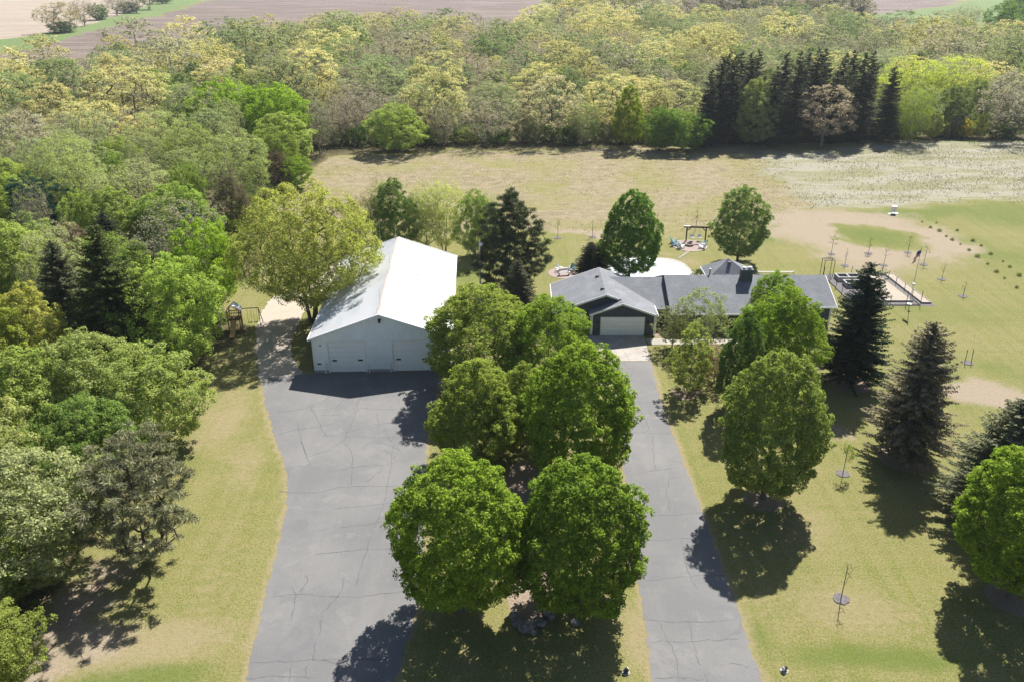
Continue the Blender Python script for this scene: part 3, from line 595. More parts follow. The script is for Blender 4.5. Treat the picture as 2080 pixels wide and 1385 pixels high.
mb.box(18.62, 37.43, 89.62, 89.9, 0, .45); mb.box(37.2, 37.43, 89.9, 99.0, 0, .45); mb.box(16.3, 18.6, 90.22, 90.5, 0, .25); mb.box(16.2, 16.43, 87.5, 90.2, 0, .25)
mb.build('foundation', M_slate_d, house)
for x, y, z in ((9.2, 87.27, bz(9.2)), (16.45, 87.27, gz(16.45)), (18.62, 89.6, m2(89.6)), (37.45, 89.6, m2(89.6)), (5.2, 88.42, gz(5.2)), (33.0, 89.6, m2(89.6))):
    mb = MB(); mb.box(x - .10, x + .10, y - .045, y - .024, .1, z - T - .06); mb.build('corner_trim', M_white, house)      # white corner boards
for pts in ([(9.02, 87.0, 2.45), (9.02, 87.1, 2.2), (9.06, 87.2, .15)], [(16.62, 87.05, 2.45), (16.6, 87.15, 2.2), (16.58, 87.2, .15)]): mb = MB(); mb.tube(pts, .05, 6); mb.build('downspout', M_white, house)
def panel_door(a, b, y, h, nz, nx_, parent, mat=M_door):
    mb = MB()
    for k in range(nz):
        z0 = .03 + k * h / nz; mb.box(a, b, y, y + .05, z0, z0 + h / nz - .015)
        for j in range(nx_):
            w = (b - a) / nx_; xx = a + w * (j + .5); mb.box(xx - w * .4, xx + w * .4, y - .012, y, z0 + .09, z0 + h / nz - .11)
    d = mb.build('garage_door', mat, parent)
    mb = MB(); mb.box(a - .12, a, y - .04, y + .05, .02, h + .14); mb.box(b, b + .12, y - .04, y + .05, .02, h + .14); mb.box(a, b, y - .04, y + .05, h + .03, h + .14); mb.build('door_frame', M_white, d)
    return d
panel_door(10.3, 15.15, 87.19, 2.2, 4, 8, house)
panel_door(5.75, 8.45, 88.34, 2.15, 4, 4, house)
for x in (9.85, 15.62):
    mb = MB(); mb.box(x - .06, x + .06, 87.14, 87.24, 1.62, 1.78); mb.add([(x - .10, 87.0, 1.60), (x + .10, 87.0, 1.60), (x + .10, 87.2, 1.60), (x - .10, 87.2, 1.60), (x - .05, 87.06, 1.86), (x + .05, 87.06, 1.86), (x + .05, 87.18, 1.86), (x - .05, 87.18, 1.86)],
        [(0, 3, 2, 1), (4, 5, 6, 7), (0, 1, 5, 4), (1, 2, 6, 5), (2, 3, 7, 6), (3, 0, 4, 7)]); mb.build('wall_lamp', M_black, house)
def window(x0, x1, z0, z1, y):
    mb = MB(); mb.box(x0 - .09, x1 + .09, y - .05, y - .024, z1, z1 + .1); mb.box(x0 - .09, x1 + .09, y - .06, y - .024, z0 - .1, z0); mb.box(x0 - .09, x0, y - .05, y - .024, z0, z1); mb.box(x1, x1 + .09, y - .05, y - .024, z0, z1)
    mb.box((x0 + x1) / 2 - .025, (x0 + x1) / 2 + .025, y - .045, y - .03, z0, z1); w = mb.build('window', M_white, house)
    mb = MB(); mb.box(x0, x1, y - .034, y - .026, z0, z1); mb.build('pane', M_glass, w)
window(20.0, 21.6, 1.0, 2.15, 89.6); window(25.2, 27.2, .9, 2.15, 89.6); window(29.2, 30.8, 1.0, 2.2, 89.6)
mb = MB(); mb.box(22.9, 23.85, 89.52, 89.57, .3, 2.25); fd = mb.build('door', M_white, house); mb = MB(); mb.box(23.7, 23.76, 89.47, 89.52, 1.1, 1.3); mb.build('handle', M_black, fd)
# chimney, vents
mb = MB(); mb.box(27.5, 28.85, 93.1, 93.95, 3.9, 5.85); ch = mb.build('chimney', M_slate, house)
mb = MB(); mb.box(27.43, 28.92, 93.03, 94.02, 5.85, 5.92); mb.build('chimney_cap', M_slate, ch)
mb = MB(); mb.tube([(27.85, 93.5, 5.92), (27.85, 93.5, 6.1)], .16, 10); mb.tube([(28.5, 93.5, 5.92), (28.5, 93.5, 6.14)], .2, 10); mb.box(28.25, 28.75, 93.3, 93.7, 6.14, 6.18); mb.box(27.68, 28.02, 93.33, 93.67, 6.1, 6.14); mb.build('flue', M_steel, ch)
mb = MB(); mb.tube([(24.05, 94.6, 4.6), (24.05, 94.6, 5.45)], .07, 8); mb.build('vent_pipe', M_black, rmain); mb = MB(); mb.tube([(24.05, 94.6, 5.45), (24.05, 94.6, 5.55)], .12, 8); mb.build('vent_pipe_cap', M_steel, rmain)
for (x, y) in ((10.35, 94.2), (10.55, 89.9)):
    z = gz(x); mb = MB(); mb.add([(x - .24, y - .2, z - .08), (x + .24, y - .2, z + .0), (x + .24, y + .25, z + .0), (x - .24, y + .25, z - .08), (x - .16, y - .16, z + .17), (x + .2, y - .16, z + .2), (x + .2, y + .2, z + .2), (x - .16, y + .2, z + .17)],
        [(0, 3, 2, 1), (4, 5, 6, 7), (0, 1, 5, 4), (1, 2, 6, 5), (2, 3, 7, 6), (3, 0, 4, 7)]); mb.build('roof_vent', M_slate_d, house)
# the hipped back room
px_, py_ = 27.9, 101.2; x0, x1, y0, y1, ze, zp = 25.0, 31.1, 98.9, 103.5, 2.6, 4.55
mb = MB(); mb.slab([(x0, y0, ze), (x1, y0, ze), (px_, py_, zp)], .1); mb.slab([(x1, y0, ze), (x1, y1, ze), (px_, py_, zp)], .1); mb.slab([(x0, y1, ze), (x0, y0, ze), (px_, py_, zp)], .1); mb.slab([(x1, y1, ze), (x0, y1, ze), (px_, py_, zp)], .1)
hr = mb.build('roof', M_sh_x, house); mb = MB(); mb.box(27.75, 28.2, 102.0, 102.3, 4.1, 4.28); 
mb.v = [(x + .0, y - 1.9 + .35, z + .0) for x, y, z in mb.v]; mb.build('roof_vent', M_slate_d, hr)
mb = MB(); mb.box(x0 - .04, x1 + .04, y1, y1 + .05, ze - .22, ze - .02); mb.box(x0 - .05, x0, y0, y1, ze - .22, ze - .02); mb.box(x1, x1 + .05, y0, y1, ze - .22, ze - .02); mb.build('fascia', M_white, hr)
mb = MB(); mb.box(x0 + .4, x1 - .4, 99.15, y1 - .4, 0, ze - .12); mb.build('wall', M_slate, house)
# white deck railing behind the house
def railing(pts, z0, h, label, name='railing'):
    r = empty(name, (pts[0][0], pts[0][1], z0), 0, label, 'railing'); o0 = Vector((pts[0][0], pts[0][1], z0)); mb = MB()
    for a, b in zip(pts, pts[1:]):
        A = Vector((*a, z0)) - o0; B = Vector((*b, z0)) - o0
        for hh in (h, .18): mb.bar(A + Vector((0, 0, hh)), B + Vector((0, 0, hh)), .10, .07)
    mb.build('rail', M_white, r)
    mb = MB()
    for a, b in zip(pts, pts[1:]):
        A = Vector((*a, z0)) - o0; B = Vector((*b, z0)) - o0; L = (B - A).length; n = max(1, int(L / .14))
        for k in range(1, n): p = A + (B - A) * k / n; mb.bar(p + Vector((0, 0, .2)), p + Vector((0, 0, h - .03)), .025)
    mb.build('balusters', M_white, r)
    for a, b in zip(pts, pts[1:]):
        A = Vector((*a, z0)) - o0; B = Vector((*b, z0)) - o0; n = max(1, round((B - A).length / 2.2))
        for k in range(n + 1):
            if k == 0 and a != pts[0]: continue
            p = A + (B - A) * k / n; mb = MB(); mb.bar(p, p + Vector((0, 0, h + .1)), .12); mb.build('post', M_white, r)
    return r
mb = MB(); mb.box(31.6, 38.0, 99.6, 104.6, .3, .55); mb.box(31.8, 37.8, 99.7, 104.4, 0, .3); dk = mb.build('deck', plain('deck_boards', (.22, .20, .18), .8, .2, 5)); tag(dk, 'low wooden deck behind the right half of the house, inside the white railing', 'deck')
railing([(33.0, 104.45), (37.8, 104.45)], .55, .95, 'white railing along the far edge of the deck behind the house')
mb = MB(); mb.box(22.8, 25.3, 99.8, 102.6, .3, .5); mb.box(22.95, 25.2, 99.9, 102.5, 0, .3); dk = mb.build('deck', S.objects['deck'].data.materials[0]); tag(dk, 'small stair landing between the pool and the hipped back room', 'deck')
railing([(23.0, 100.9), (23.4, 102.5), (25.3, 103.2)], .5, .95, 'white railing at the pool corner of the hipped back room')

# ------------------------------------------------------------------ swimming pool behind the house
deck_poly = smooth_poly([(11.5, 100.5), (11.3, 106), (12.5, 112.2), (16, 114.3), (20, 114.6), (22.8, 114.1), (24.5, 112.4), (25.1, 109.6), (25.6, 106.5), (25.9, 103), (25.2, 100.2), (18, 99.8)], 5)
sheet('patio', deck_poly, .02, M_conc, 0, 1)
pool = empty('swimming_pool', (18.6, 107.6, 0), 0, 'covered swimming pool with a pale gridded cover behind the house', 'pool')
def superell(rx, ry, n=72, p=2.6): return [(math.copysign(abs(math.cos(a)) ** (2 / p), math.cos(a)) * rx, math.copysign(abs(math.sin(a)) ** (2 / p), math.sin(a)) * ry) for a in [2 * math.pi * k / n for k in range(n)]]
o_, i_ = superell(6.0, 6.2), superell(5.6, 5.8); mb = MB(); n = len(o_)
mb.add([(x, y, .14) for x, y in o_] + [(x, y, .14) for x, y in i_] + [(x, y, .0) for x, y in o_], [(k, (k + 1) % n, n + (k + 1) % n, n + k) for k in range(n)] + [(2 * n + k, 2 * n + (k + 1) % n, (k + 1) % n, k) for k in range(n)])
mb.build('coping', M_white, pool)
mb = MB(); mb.prism(i_, .02, .10); t = NT('pool_cover'); bk = t.n('TexBrick'); t.set(bk.inputs['Vector'], t.mapped((1, 1, 1), .06)); bk.offset = 0; bk.inputs['Scale'].default_value = 1; bk.inputs['Brick Width'].default_value = 1.25; bk.inputs['Row Height'].default_value = 1.25; bk.inputs['Mortar Size'].default_value = .035
bk.inputs['Color1'].default_value = (0.347, 0.384, 0.409, 1); bk.inputs['Color2'].default_value = (0.372, 0.403, 0.422, 1); bk.inputs['Mortar'].default_value = (0.291, 0.335, 0.360, 1)
t.pbr(t.mix(t.math('MULTIPLY', t.ramp(t.noise(.5, 4), .45, .7), .3), bk.outputs[0], (.40, .43, .45)), .6, .3, t.bump(t.noise(.8, 2), .4, .1)); mb.build('cover', t.m, pool)

# ------------------------------------------------------------------ back patio with fire pit, chairs and swing frame
PC = (26.95, 119.85)
t = NT('patio_pavers'); v = t.n('TexVoronoi'); v.inputs['Scale'].default_value = 4; t.set(v.inputs['Vector'], t.pos()); c = t.mix(v.outputs['Distance'], (.24, .18, .16), (.34, .27, .24)); M_paver = t.pbr(t.mix(t.noise(9, 3), c, (.20, .155, .14)), .9, .2)
circ = lambda cx, cy, r, n=40, j=0: [(cx + r * math.cos(2 * math.pi * k / n), cy + r * math.sin(2 * math.pi * k / n)) for k in range(n)]
sheet('patio', circ(*PC, 2.45), .03, M_paver); 
mb = MB(); n = 44
for k in range(n):
    a0, a1 = 2 * math.pi * k / n, 2 * math.pi * (k + .92) / n
    q = [(PC[0] + r * math.cos(a), PC[1] + r * math.sin(a)) for r, a in ((2.45, a0), (2.62, a0), (2.62, a1), (2.45, a1))]; mb.prism(q, 0, .07)
e = mb.build('patio_edging', plain('edging_stone', (.46, .41, .36), .9, .15)); tag(e, 'ring of pale edging stones round the fire pit patio', 'edging')
fp = empty('fire_pit', (26.95, 120.0, .03), 0, 'round stone fire pit in the middle of the back patio', 'fire pit')
mb = MB()
for row in range(2):
    for k in range(16):
        a0, a1 = 2 * math.pi * (k + row * .5) / 16, 2 * math.pi * (k + row * .5 + .93) / 16
        mb.prism([(r * math.cos(a), r * math.sin(a)) for r, a in ((.42, a0), (.64, a0), (.64, a1), (.42, a1))], row * .15, row * .15 + .145)
mb.build('stone_ring', plain('pit_stone', (.30, .23, .19), .9, .2, 6), fp); mb = MB(); mb.prism(circ(0, 0, .42, 20), .0, .06); mb.build('ash_bed', plain('ash', (.42, .40, .36), 1, .2, 8), fp)
M_chair_w = plain('white_slats', (.62, .66, .68), .6, .05); M_chair_b = plain('blue_slats', (.10, .24, .31), .6, .1)
def adirondack(x, y, rz, mat, label, group):
    r = empty('garden_chair', (x, y, .03), rz, label, 'chair', group)
    mb = MB()
    for k in range(5): mb.slab([(-.26, -.36 + k * .13, .36 - k * .035), (.26, -.36 + k * .13, .36 - k * .035), (.26, -.25 + k * .13, .33 - k * .035), (-.26, -.25 + k * .13, .33 - k * .035)], .025)
    mb.build('seat', mat, r); mb = MB()
    for k in range(5):
        xx = (k - 2) * .115; mb.bar((xx * .8, .27, .2), (xx * 1.25, .58, .98 - abs(k - 2) * .05), .095, .022, (0, 1, 0))
    mb.build('backrest', mat, r)
    for s in (-1, 1):
        mb = MB(); mb.box(s * .36 - .07, s * .36 + .07, -.42, .36, .55, .575); mb.build('armrest', mat, r)
        mb = MB(); mb.box(s * .33 - .02, s * .33 + .02, -.40, -.30, 0, .55); mb.build('leg', mat, r)
        mb = MB(); mb.bar((s * .30, -.3, .3), (s * .30, .55, .02), .03, .1); mb.bar((s * .33, .32, .1), (s * .33, .32, .55), .03, .07); mb.build('leg', mat, r)
    return r
R = math.radians
adirondack(24.75, 121.1, R(70), M_chair_b, 'blue slatted garden chair at the back left of the fire pit patio', 'chairs around the fire pit')
adirondack(24.75, 119.9, R(95), M_chair_b, 'blue slatted garden chair at the left edge of the fire pit patio', 'chairs around the fire pit')
adirondack(25.45, 118.8, R(130), M_chair_w, 'white slatted garden chair at the near left edge of the fire pit patio', 'chairs around the fire pit')
adirondack(29.05, 119.9, R(-95), M_chair_b, 'blue slatted garden chair at the right edge of the fire pit patio', 'chairs around the fire pit')
adirondack(28.6, 118.7, R(-130), M_chair_w, 'white slatted garden chair at the near right edge of the fire pit patio', 'chairs around the fire pit')
pg = empty('swing_frame', (27.0, 122.2, 0), R(-5), 'dark timber swing frame standing behind the fire pit patio', 'swing frame')
for xx in (-.15, 2.75):
    mb = MB(); mb.box(xx - .09, xx + .09, -.09, .09, 0, 2.15); mb.build('post', M_timber, pg)
mb = MB(); mb.box(-.65, 3.25, -.13, .13, 2.15, 2.38); mb.build('beam', M_timber, pg)
for a, b in (((-.15, 0, 1.6), (.42, 0, 2.17)), ((2.75, 0, 1.6), (2.18, 0, 2.17))): mb = MB(); mb.bar(a, b, .1, .12); mb.build('brace', M_timber, pg)
mb = MB(); mb.box(-.6, .3, -.14, .14, 2.384, 2.41); mb.build('beam_cap', M_white, pg)
for i, xx in enumerate((.75, 1.85)):
    w = Vector((27.0 + xx, 122.2 - xx * .087, 0)); r = empty('hanging_chair', w, R(-5), ('first', 'second')[i] and ['white hanging seat on the left half of the timber swing frame', 'white hanging seat on the right half of the timber swing frame'][i], 'swing', 'seats hanging from the timber swing frame')
    mb = MB(); mb.tube([(.30 * math.cos(a), .26 * math.sin(a), .62 + .03 * math.sin(a)) for a in [k * math.pi / 6 for k in range(13)]], .035, 6); mb.prism(circ(0, 0, .29, 16), .52, .60); mb.build('seat', M_white, r)
    mb = MB(); mb.tube([(.30 * math.cos(a), .22 + .06 * math.sin(a), .7 + .35 * math.sin(a)) for a in [k * math.pi / 8 for k in range(9)]], .03, 6); mb.slab([(-.26, .24, .66), (.26, .24, .66), (.17, .3, 1.0), (-.17, .3, 1.0)], .02); mb.build('backrest', M_chair_w, r)
    mb = MB()
    for s in (-1, 1): mb.tube([(s * .29, 0, .62), (s * .05, 0, 2.14)], .012, 4); mb.tube([(s * .2, .26, .95), (s * .05, 0, 2.14)], .012, 4)
    mb.build('rope', M_steel, r)
for k in range(7):
    x = 26.15 - k * .30; y = 117.0 - k * .47; mb = MB(); r0 = .20
    mb.prism([(x + r0 * (1 + .2 * math.sin(3 * a + k)) * math.cos(a) * 1.2, y + r0 * math.sin(a)) for a in [q * math.pi / 5 for q in range(10)]], 0, .05)
    tag(mb.build('stepping_stone', M_conc), ['flat stepping stone nearest the fire pit patio', 'second stepping stone from the fire pit patio', 'third stepping stone from the fire pit patio', 'middle stepping stone between patio and pool', 'third stepping stone from the pool edge', 'second stepping stone from the pool edge', 'stepping stone nearest the pool edge'][k], 'paving stone', 'stepping stones from the pool to the fire pit')
# small side patio left of the house
sheet('patio', circ(7.3, 108.0, 2.3, 30), .03, M_paver)
adirondack(6.6, 108.6, R(40), M_white, 'white garden chair on the small round patio left of the house', 'chairs on the small side patio')
adirondack(8.3, 108.9, R(-30), M_chair_b, 'blue garden chair on the small round patio beside the dark evergreen', 'chairs on the small side patio')
r = empty('garden_bench', (7.2, 107.1, .03), R(12), 'white curved bench at the near edge of the small round patio', 'bench')
mb = MB(); mb.box(-.8, .8, -.2, .22, .40, .46); mb.build('seat', M_white, r); mb = MB(); mb.box(-.8, .8, .2, .26, .62, .92); mb.build('backrest', M_white, r)
for xx in (-.7, .7): mb = MB(); mb.box(xx - .05, xx + .05, -.18, .24, 0, .4); mb.box(xx - .05, xx + .05, .2, .26, .4, .92); mb.build('leg', M_white, r)

# ------------------------------------------------------------------ kitchen garden on the right
gp = [(42.75, 107.5), (43.0, 96.1), (53.3, 96.1), (52.6, 107.5)]
M_mat = gravel_mat('grey_gravel_mulch', (.07, .065, .07), (.18, .17, .17), 12); M_sand = gravel_mat('sandy_soil', (.25, .21, .165), (.39, .34, .28), 6)
sheet('gravel_bed', gp, .012, M_mat, .05, 4); 
for nm, poly, lab in (('planting_bed', [(47.6, 97.5), (51.0, 97.5), (50.5, 107.0), (47.6, 107.0)], 'wide sandy planting bed with seedlings inside the fenced kitchen garden'),
                      ('planting_bed', [(51.9, 96.9), (53.05, 96.9), (52.6, 107.4), (51.45, 107.4)], 'long narrow sandy bed along the right edge of the kitchen garden')):
    r = empty(nm, (poly[0][0], poly[0][1], 0), 0, lab, 'garden bed'); q = [(a - poly[0][0], b - poly[0][1]) for a, b in poly]
    mb = MB(); mb.prism(q, .01, .16); mb.build('soil', M_sand, r)
    mb = MB()
    for (a, b) in zip(q, q[1:] + q[:1]): mb.bar((a[0], a[1], .11), (b[0], b[1], .11), .09, .22)
    mb.build('edging_board', plain('weathered_board', (.30, .27, .23), .9, .2, 3), r)
def block_bed(x0, x1, y0, y1, h, mid, label):
    r = empty('raised_bed', (x0, y0, 0), 0, label, 'raised bed', 'concrete block raised beds'); w, d = x1 - x0, y1 - y0; mb = MB()
    mb.box(0, w, 0, .2, 0, h); mb.box(0, w, d - .2, d, 0, h); mb.box(0, .2, .2, d - .2, 0, h); mb.box(w - .2, w, .2, d - .2, 0, h)
    if mid: mb.box(w / 2 - .1, w / 2 + .1, .2, d - .2, 0, h)
    mb.build('block_wall', M_block, r); mb = MB(); mb.box(.2, w - .2, .2, d - .2, 0, h - .28); mb.build('soil', plain('dark_soil', (.06, .045, .035), 1, .2, 8), r)
block_bed(44.05, 47.15, 104.7, 106.3, .62, True, 'far concrete block raised bed with two compartments'); block_bed(44.3, 47.1, 102.3, 103.9, .62, True, 'near concrete block raised bed half hidden by the spruce')
gf = empty('garden_fence', (42.8, 107.4, 0), 0, 'wire fence on thin black posts around the kitchen garden', 'fence')
posts = [(42.85, 106.9), (42.88, 104.6), (42.9, 102.3), (42.92, 100.2), (42.95, 98.0), (42.98, 96.2), (45.4, 96.25), (47.6, 96.3), (49.6, 96.3), (51.4, 96.3), (51.35, 98.6), (51.3, 100.8), (51.2, 103.2), (51.1, 105.4), (51.0, 107.3), (49.0, 107.35), (46.8, 107.35)]
for k, (x, y) in enumerate(posts):
    mb = MB(); h = 1.25 if k not in (8, 9) else 1.9; mb.tube([(x - 42.8, y - 107.4, 0), (x - 42.8, y - 107.4, h)], .035, 6); mb.tube([(x - 42.8, y - 107.4, h), (x - 42.8, y - 107.4, h + .04)], .05, 6); mb.build('post', M_black, gf)
mb = MB()
for a, b in zip(posts, posts[1:]):
    for z in (.25, .6, .95, 1.2): mb.bar((a[0] - 42.8, a[1] - 107.4, z), (b[0] - 42.8, b[1] - 107.4, z), .008)
mb.build('wire', M_black, gf)
mb = MB()
for a, b in zip(posts[:11], posts[1:11]): mb.bar((a[0] - 42.8, a[1] - 107.4, .06), (b[0] - 42.8, b[1] - 107.4, .06), .05, .12)
mb.build('base_board', M_black, gf)
tr = empty('garden_arbor', (42.9, 107.2, 0), 0, 'open black metal arbor frame at the corner of the kitchen garden', 'arbor')
for x in (0, 1.35):
    for y in (0, 1.1): mb = MB(); mb.bar((x, y, 0), (x, y, 2.1), .06); mb.build('post', M_black, tr)
mb = MB()
for a, b in (((0, 0), (1.35, 0)), ((1.35, 0), (1.35, 1.1)), ((1.35, 1.1), (0, 1.1)), ((0, 1.1), (0, 0))): mb.bar((*a, 2.1), (*b, 2.1), .06)
for k in range(1, 5): mb.bar((0, k * .22, 2.1), (1.35, k * .22, 2.1), .02)
mb.build('top_frame', M_black, tr)
# flagpole
fl = empty('flagpole', (50.16, 96.6, 0), 0, 'thin silver flagpole flying a red, white and blue flag beside the kitchen garden', 'flagpole')
mb = MB(); mb.tube([(0, 0, 0), (0, 0, 7.7)], [.05, .03], 8); mb.build('pole', M_steel, fl); mb = MB(); mb.prism(circ(0, 0, .28, 14), 0, .12); mb.build('base', M_white, fl)
mb = MB(); mb.prism(circ(0, 0, .06, 8), 7.7, 7.85); mb.build('finial', M_steel, fl); mb = MB(); mb.box(-.14, .14, -.14, .14, 2.6, 2.85); mb.build('lamp', M_white, fl)
fm = [plain('flag_red', (.60, .10, .14), .8, .1), plain('flag_white', (.8, .8, .8), .8, .03), plain('flag_blue', (.03, .05, .22), .8, .1)]
mb = MB(); nxf, nyf = 14, 13
def fpt(u, v): return (-.03 - u * .62 - .05 * math.sin(v * 9), -.16 * math.sin(u * 9 + v * 2) , 7.5 - v * 1.0 - u * 1.15)
for i in range(nxf):
    for j in range(nyf):
        u0, u1, v0, v1 = i / nxf, (i + 1) / nxf, j / nyf, (j + 1) / nyf
        mb.cur = 2 if (u1 <= .43 and j < 7) else (0 if j % 2 == 0 else 1)
        mb.add([fpt(u0, v0), fpt(u1, v0), fpt(u1, v1), fpt(u0, v1)], [(0, 1, 2, 3)])
        if mb.cur == 2 and (i + j) % 2 == 0:
            mb.cur = 1; uc, vc = (u0 + u1) / 2, (v0 + v1) / 2; c = Vector(fpt(uc, vc)); w = .014
            for s in (-.006, .006): mb.add([c + Vector((-w, s, -w)), c + Vector((w, s, -w)), c + Vector((w, s, w)), c + Vector((-w, s, w))], [(0, 1, 2, 3)])
mb.build('flag', fm, fl)
# wildlife feeder out on the grass
fd_ = empty('wildlife_feeder', (65.0, 137.0, 0), .3, 'white barrel shaped feeder standing alone where the lawn meets the pale grass', 'feeder')
mb = MB(); mb.tube([(0, 0, .35), (0, 0, .4), (0, 0, 1.2), (0, 0, 1.3)], [.36, .42, .42, .40], 16); mb.build('barrel', M_white, fd_); mb = MB(); mb.tube([(0, 0, 1.3), (0, 0, 1.36), (0, 0, 1.42)], [.46, .46, .1], 16); mb.build('lid', M_white, fd_)
for k in range(3): a = k * 2.1 + .4; mb = MB(); mb.tube([(.34 * math.cos(a), .34 * math.sin(a), .4), (.6 * math.cos(a), .6 * math.sin(a), 0)], .03, 6); mb.build('leg', M_black, fd_)
mb = MB(); mb.box(-.9, .9, -.3, .3, .02, .08); mb.build('tray', M_white, fd_)
# yard light pole beside the barn
lp = empty('light_pole', (-4.0, 97.4, 0), 0, 'tall pale light pole between the white barn and the dark pine', 'light pole')
mb = MB(); mb.tube([(0, 0, 0), (0, 0, 8.2)], [.13, .09], 10); mb.build('pole', plain('weathered_pole', (.45, .44, .42), .8, .1), lp)
mb = MB(); mb.tube([(0, 0, 7.9), (.2, -.4, 8.1), (.25, -.9, 8.1)], .03, 6); mb.build('arm', M_steel, lp); mb = MB(); mb.tube([(.25, -.9, 8.15), (.25, -.9, 8.0), (.25, -.9, 7.85)], [.08, .22, .16], 12); mb.build('lamp_head', M_steel, lp)
# landscape spotlights in the grass
for (px, py, rz, lab) in ((1270, 1366, .5, 'small black and white ground light beside the narrow drive, on the island grass'), (1594, 1361, -2.6, 'small black and white ground light on the right lawn beside the drive')):
    r = empty('ground_light', G(px, py), rz, lab, 'ground light', 'ground lights beside the drive')
    mb = MB(); mb.tube([(-.12, 0, .16), (.02, 0, .2), (.16, 0, .24)], [.10, .13, .15], 10); mb.build('lamp_body', M_black, r); mb = MB(); mb.tube([(.162, 0, .24), (.19, 0, .245)], [.14, .13], 10); mb.build('lens', M_white, r)
    mb = MB(); mb.tube([(0, 0, 0), (0, 0, .16)], .03, 6); mb.build('stake', M_black, r); mb = MB(); mb.prism(circ(.05, 0, .26, 10), -.01, .05); mb.build('base_pad', M_conc, r)
# playset at the edge of the wood
ps = empty('playset', (*G(480, 668)[:2], 0), R(8), 'wooden climbing tower with yellow slide and striped canvas roof at the edge of the wood', 'playset')
M_pt = plain('play_timber', (.17, .10, .06), .85, .2, 4); M_canv = [plain('canvas_white', (.75, .8, .85), .8, .04), plain('canvas_red', (.45, .08, .06), .8, .1), plain('canvas_blue', (.25, .42, .58), .8, .1)]
for x in (-.65, .65):
    for y in (-.65, .65): mb = MB(); mb.box(x - .055, x + .055, y - .055, y + .055, 0, 2.55 if y > 0 else 2.5); mb.build('post', M_pt, ps)
mb = MB(); mb.box(-.7, .7, -.7, .7, 1.3, 1.38); mb.build('platform', M_pt, ps)
mb = MB()
for z in (1.65, 2.0):
    for s in (-1, 1): mb.box(s * .7 - .02, s * .7 + .02, -.7, .7, z, z + .1)
    mb.box(-.7, .7, .68, .72, z, z + .1)
for k in range(7): mb.box(-.66 + k * .2, -.60 + k * .2, .66, .70, 1.38, 2.1)
mb.build('guard_rail', M_pt, ps)
mb = MB(); nn_ = 10
for s in (-1, 1):
    for k in range(nn_):
        mb.cur = (1 if k in (0, 1) else 2 if k >= 8 else 0); y0, y1 = -.85 + 1.7 * k / nn_, -.85 + 1.7 * (k + 1) / nn_
        mb.add([(0, y0, 3.15), (s * .85, y0, 2.4), (s * .85, y1, 2.4), (0, y1, 3.15)], [(0, 1, 2, 3)])
mb.build('canopy', M_canv, ps)
mb = MB(); pts = [(0, -.7, 1.36), (0, -1.2, 1.05), (0, -1.9, .55), (0, -2.5, .2), (0, -2.9, .16)]
for a, b in zip(pts, pts[1:]):
    A = Vector(a); B = Vector(b); mb.slab([A + Vector((-.25, 0, 0)), A + Vector((.25, 0, 0)), B + Vector((.25, 0, 0)), B + Vector((-.25, 0, 0))], .03)
    for s in (-1, 1): mb.bar(A + Vector((s * .27, 0, .06)), B + Vector((s * .27, 0, .06)), .04, .16)
mb.build('slide', M_tan, ps)
mb = MB(); mb.bar((.7, .4, 2.35), (2.7, .55, 2.3), .08); mb.bar((2.7, .55, 2.3), (2.9, -.4, 0), .07); mb.bar((2.7, .55, 2.3), (2.9, 1.5, 0), .07); mb.build('swing_beam', M_pt, ps)
mb = MB()
for k in range(5): mb.box(.7, .76, -.4, .3, .2 + k * .24, .26 + k * .24)
mb.box(.74, .79, -.45, -.38, 0, 1.4); mb.box(.74, .79, .28, .35, 0, 1.4); mb.build('ladder', M_pt, ps)
for xx in (1.6, 2.3):
    mb = MB(); mb.tube([(xx - .2, .5, 2.3), (xx - .2, .48, .55)], .012, 4); mb.tube([(xx + .2, .5, 2.3), (xx + .2, .48, .55)], .012, 4); mb.box(xx - .24, xx + .24, .38, .58, .5, .54); mb.build('swing', M_black, ps)
# boulders at the near end of the tree island
def boulder(x, y, r, seed, label):
    import bmesh
    bm = bmesh.new(); bmesh.ops.create_icosphere(bm, subdivisions=3, radius=r); q = random.Random(seed); ph = [q.uniform(0, 6) for _ in range(9)]; sc = (q.uniform(.9, 1.3), q.uniform(.8, 1.1), q.uniform(.55, .75))
    from mathutils import noise
    for v in bm.verts:
        n = noise.noise(v.co * 2.2 / r + Vector((seed * 3.1, 0, 0))) * .22 + noise.noise(v.co * 6 / r + Vector((0, seed, 0))) * .06
        v.co = Vector((v.co.x * sc[0], v.co.y * sc[1], v.co.z * sc[2])) * (1 + n)
    me = bpy.data.meshes.new('boulder'); bm.to_mesh(me); bm.free(); me.polygons.foreach_set('use_smooth', [True] * len(me.polygons)); me.materials.append(M_rock)
    o = link('boulder', me, None, (x, y, r * .35)); o.rotation_euler.z = q.uniform(0, 6); tag(o, label, 'boulder', 'boulders at the near end of the tree island'); return o
M_rock = plain('field_stone', (.17, .16, .155), .9, .4, 2.5, .2, 0, .8)
for i, (px, py, r, lab) in enumerate([(1045, 1253, .38, 'grey boulder at the left end of the rock row'), (1053, 1268, .42, 'grey boulder second from the left end of the rock row'), (1070, 1276, .55, 'largest grey boulder in the front of the rock row'),
        (1098, 1266, .42, 'grey boulder right of the largest one'), (1116, 1250, .40, 'upright grey boulder at the right end of the rock row'), (1112, 1236, .30, 'small grey boulder tucked behind the right end of the rock row'),
        (1168, 1266, .32, 'lone grey boulder under the front right maple'), (1085, 1284, .28, 'small grey boulder in front of the largest one')]):
    p = G(px, py); boulder(p[0], p[1], r, i + 1, lab)

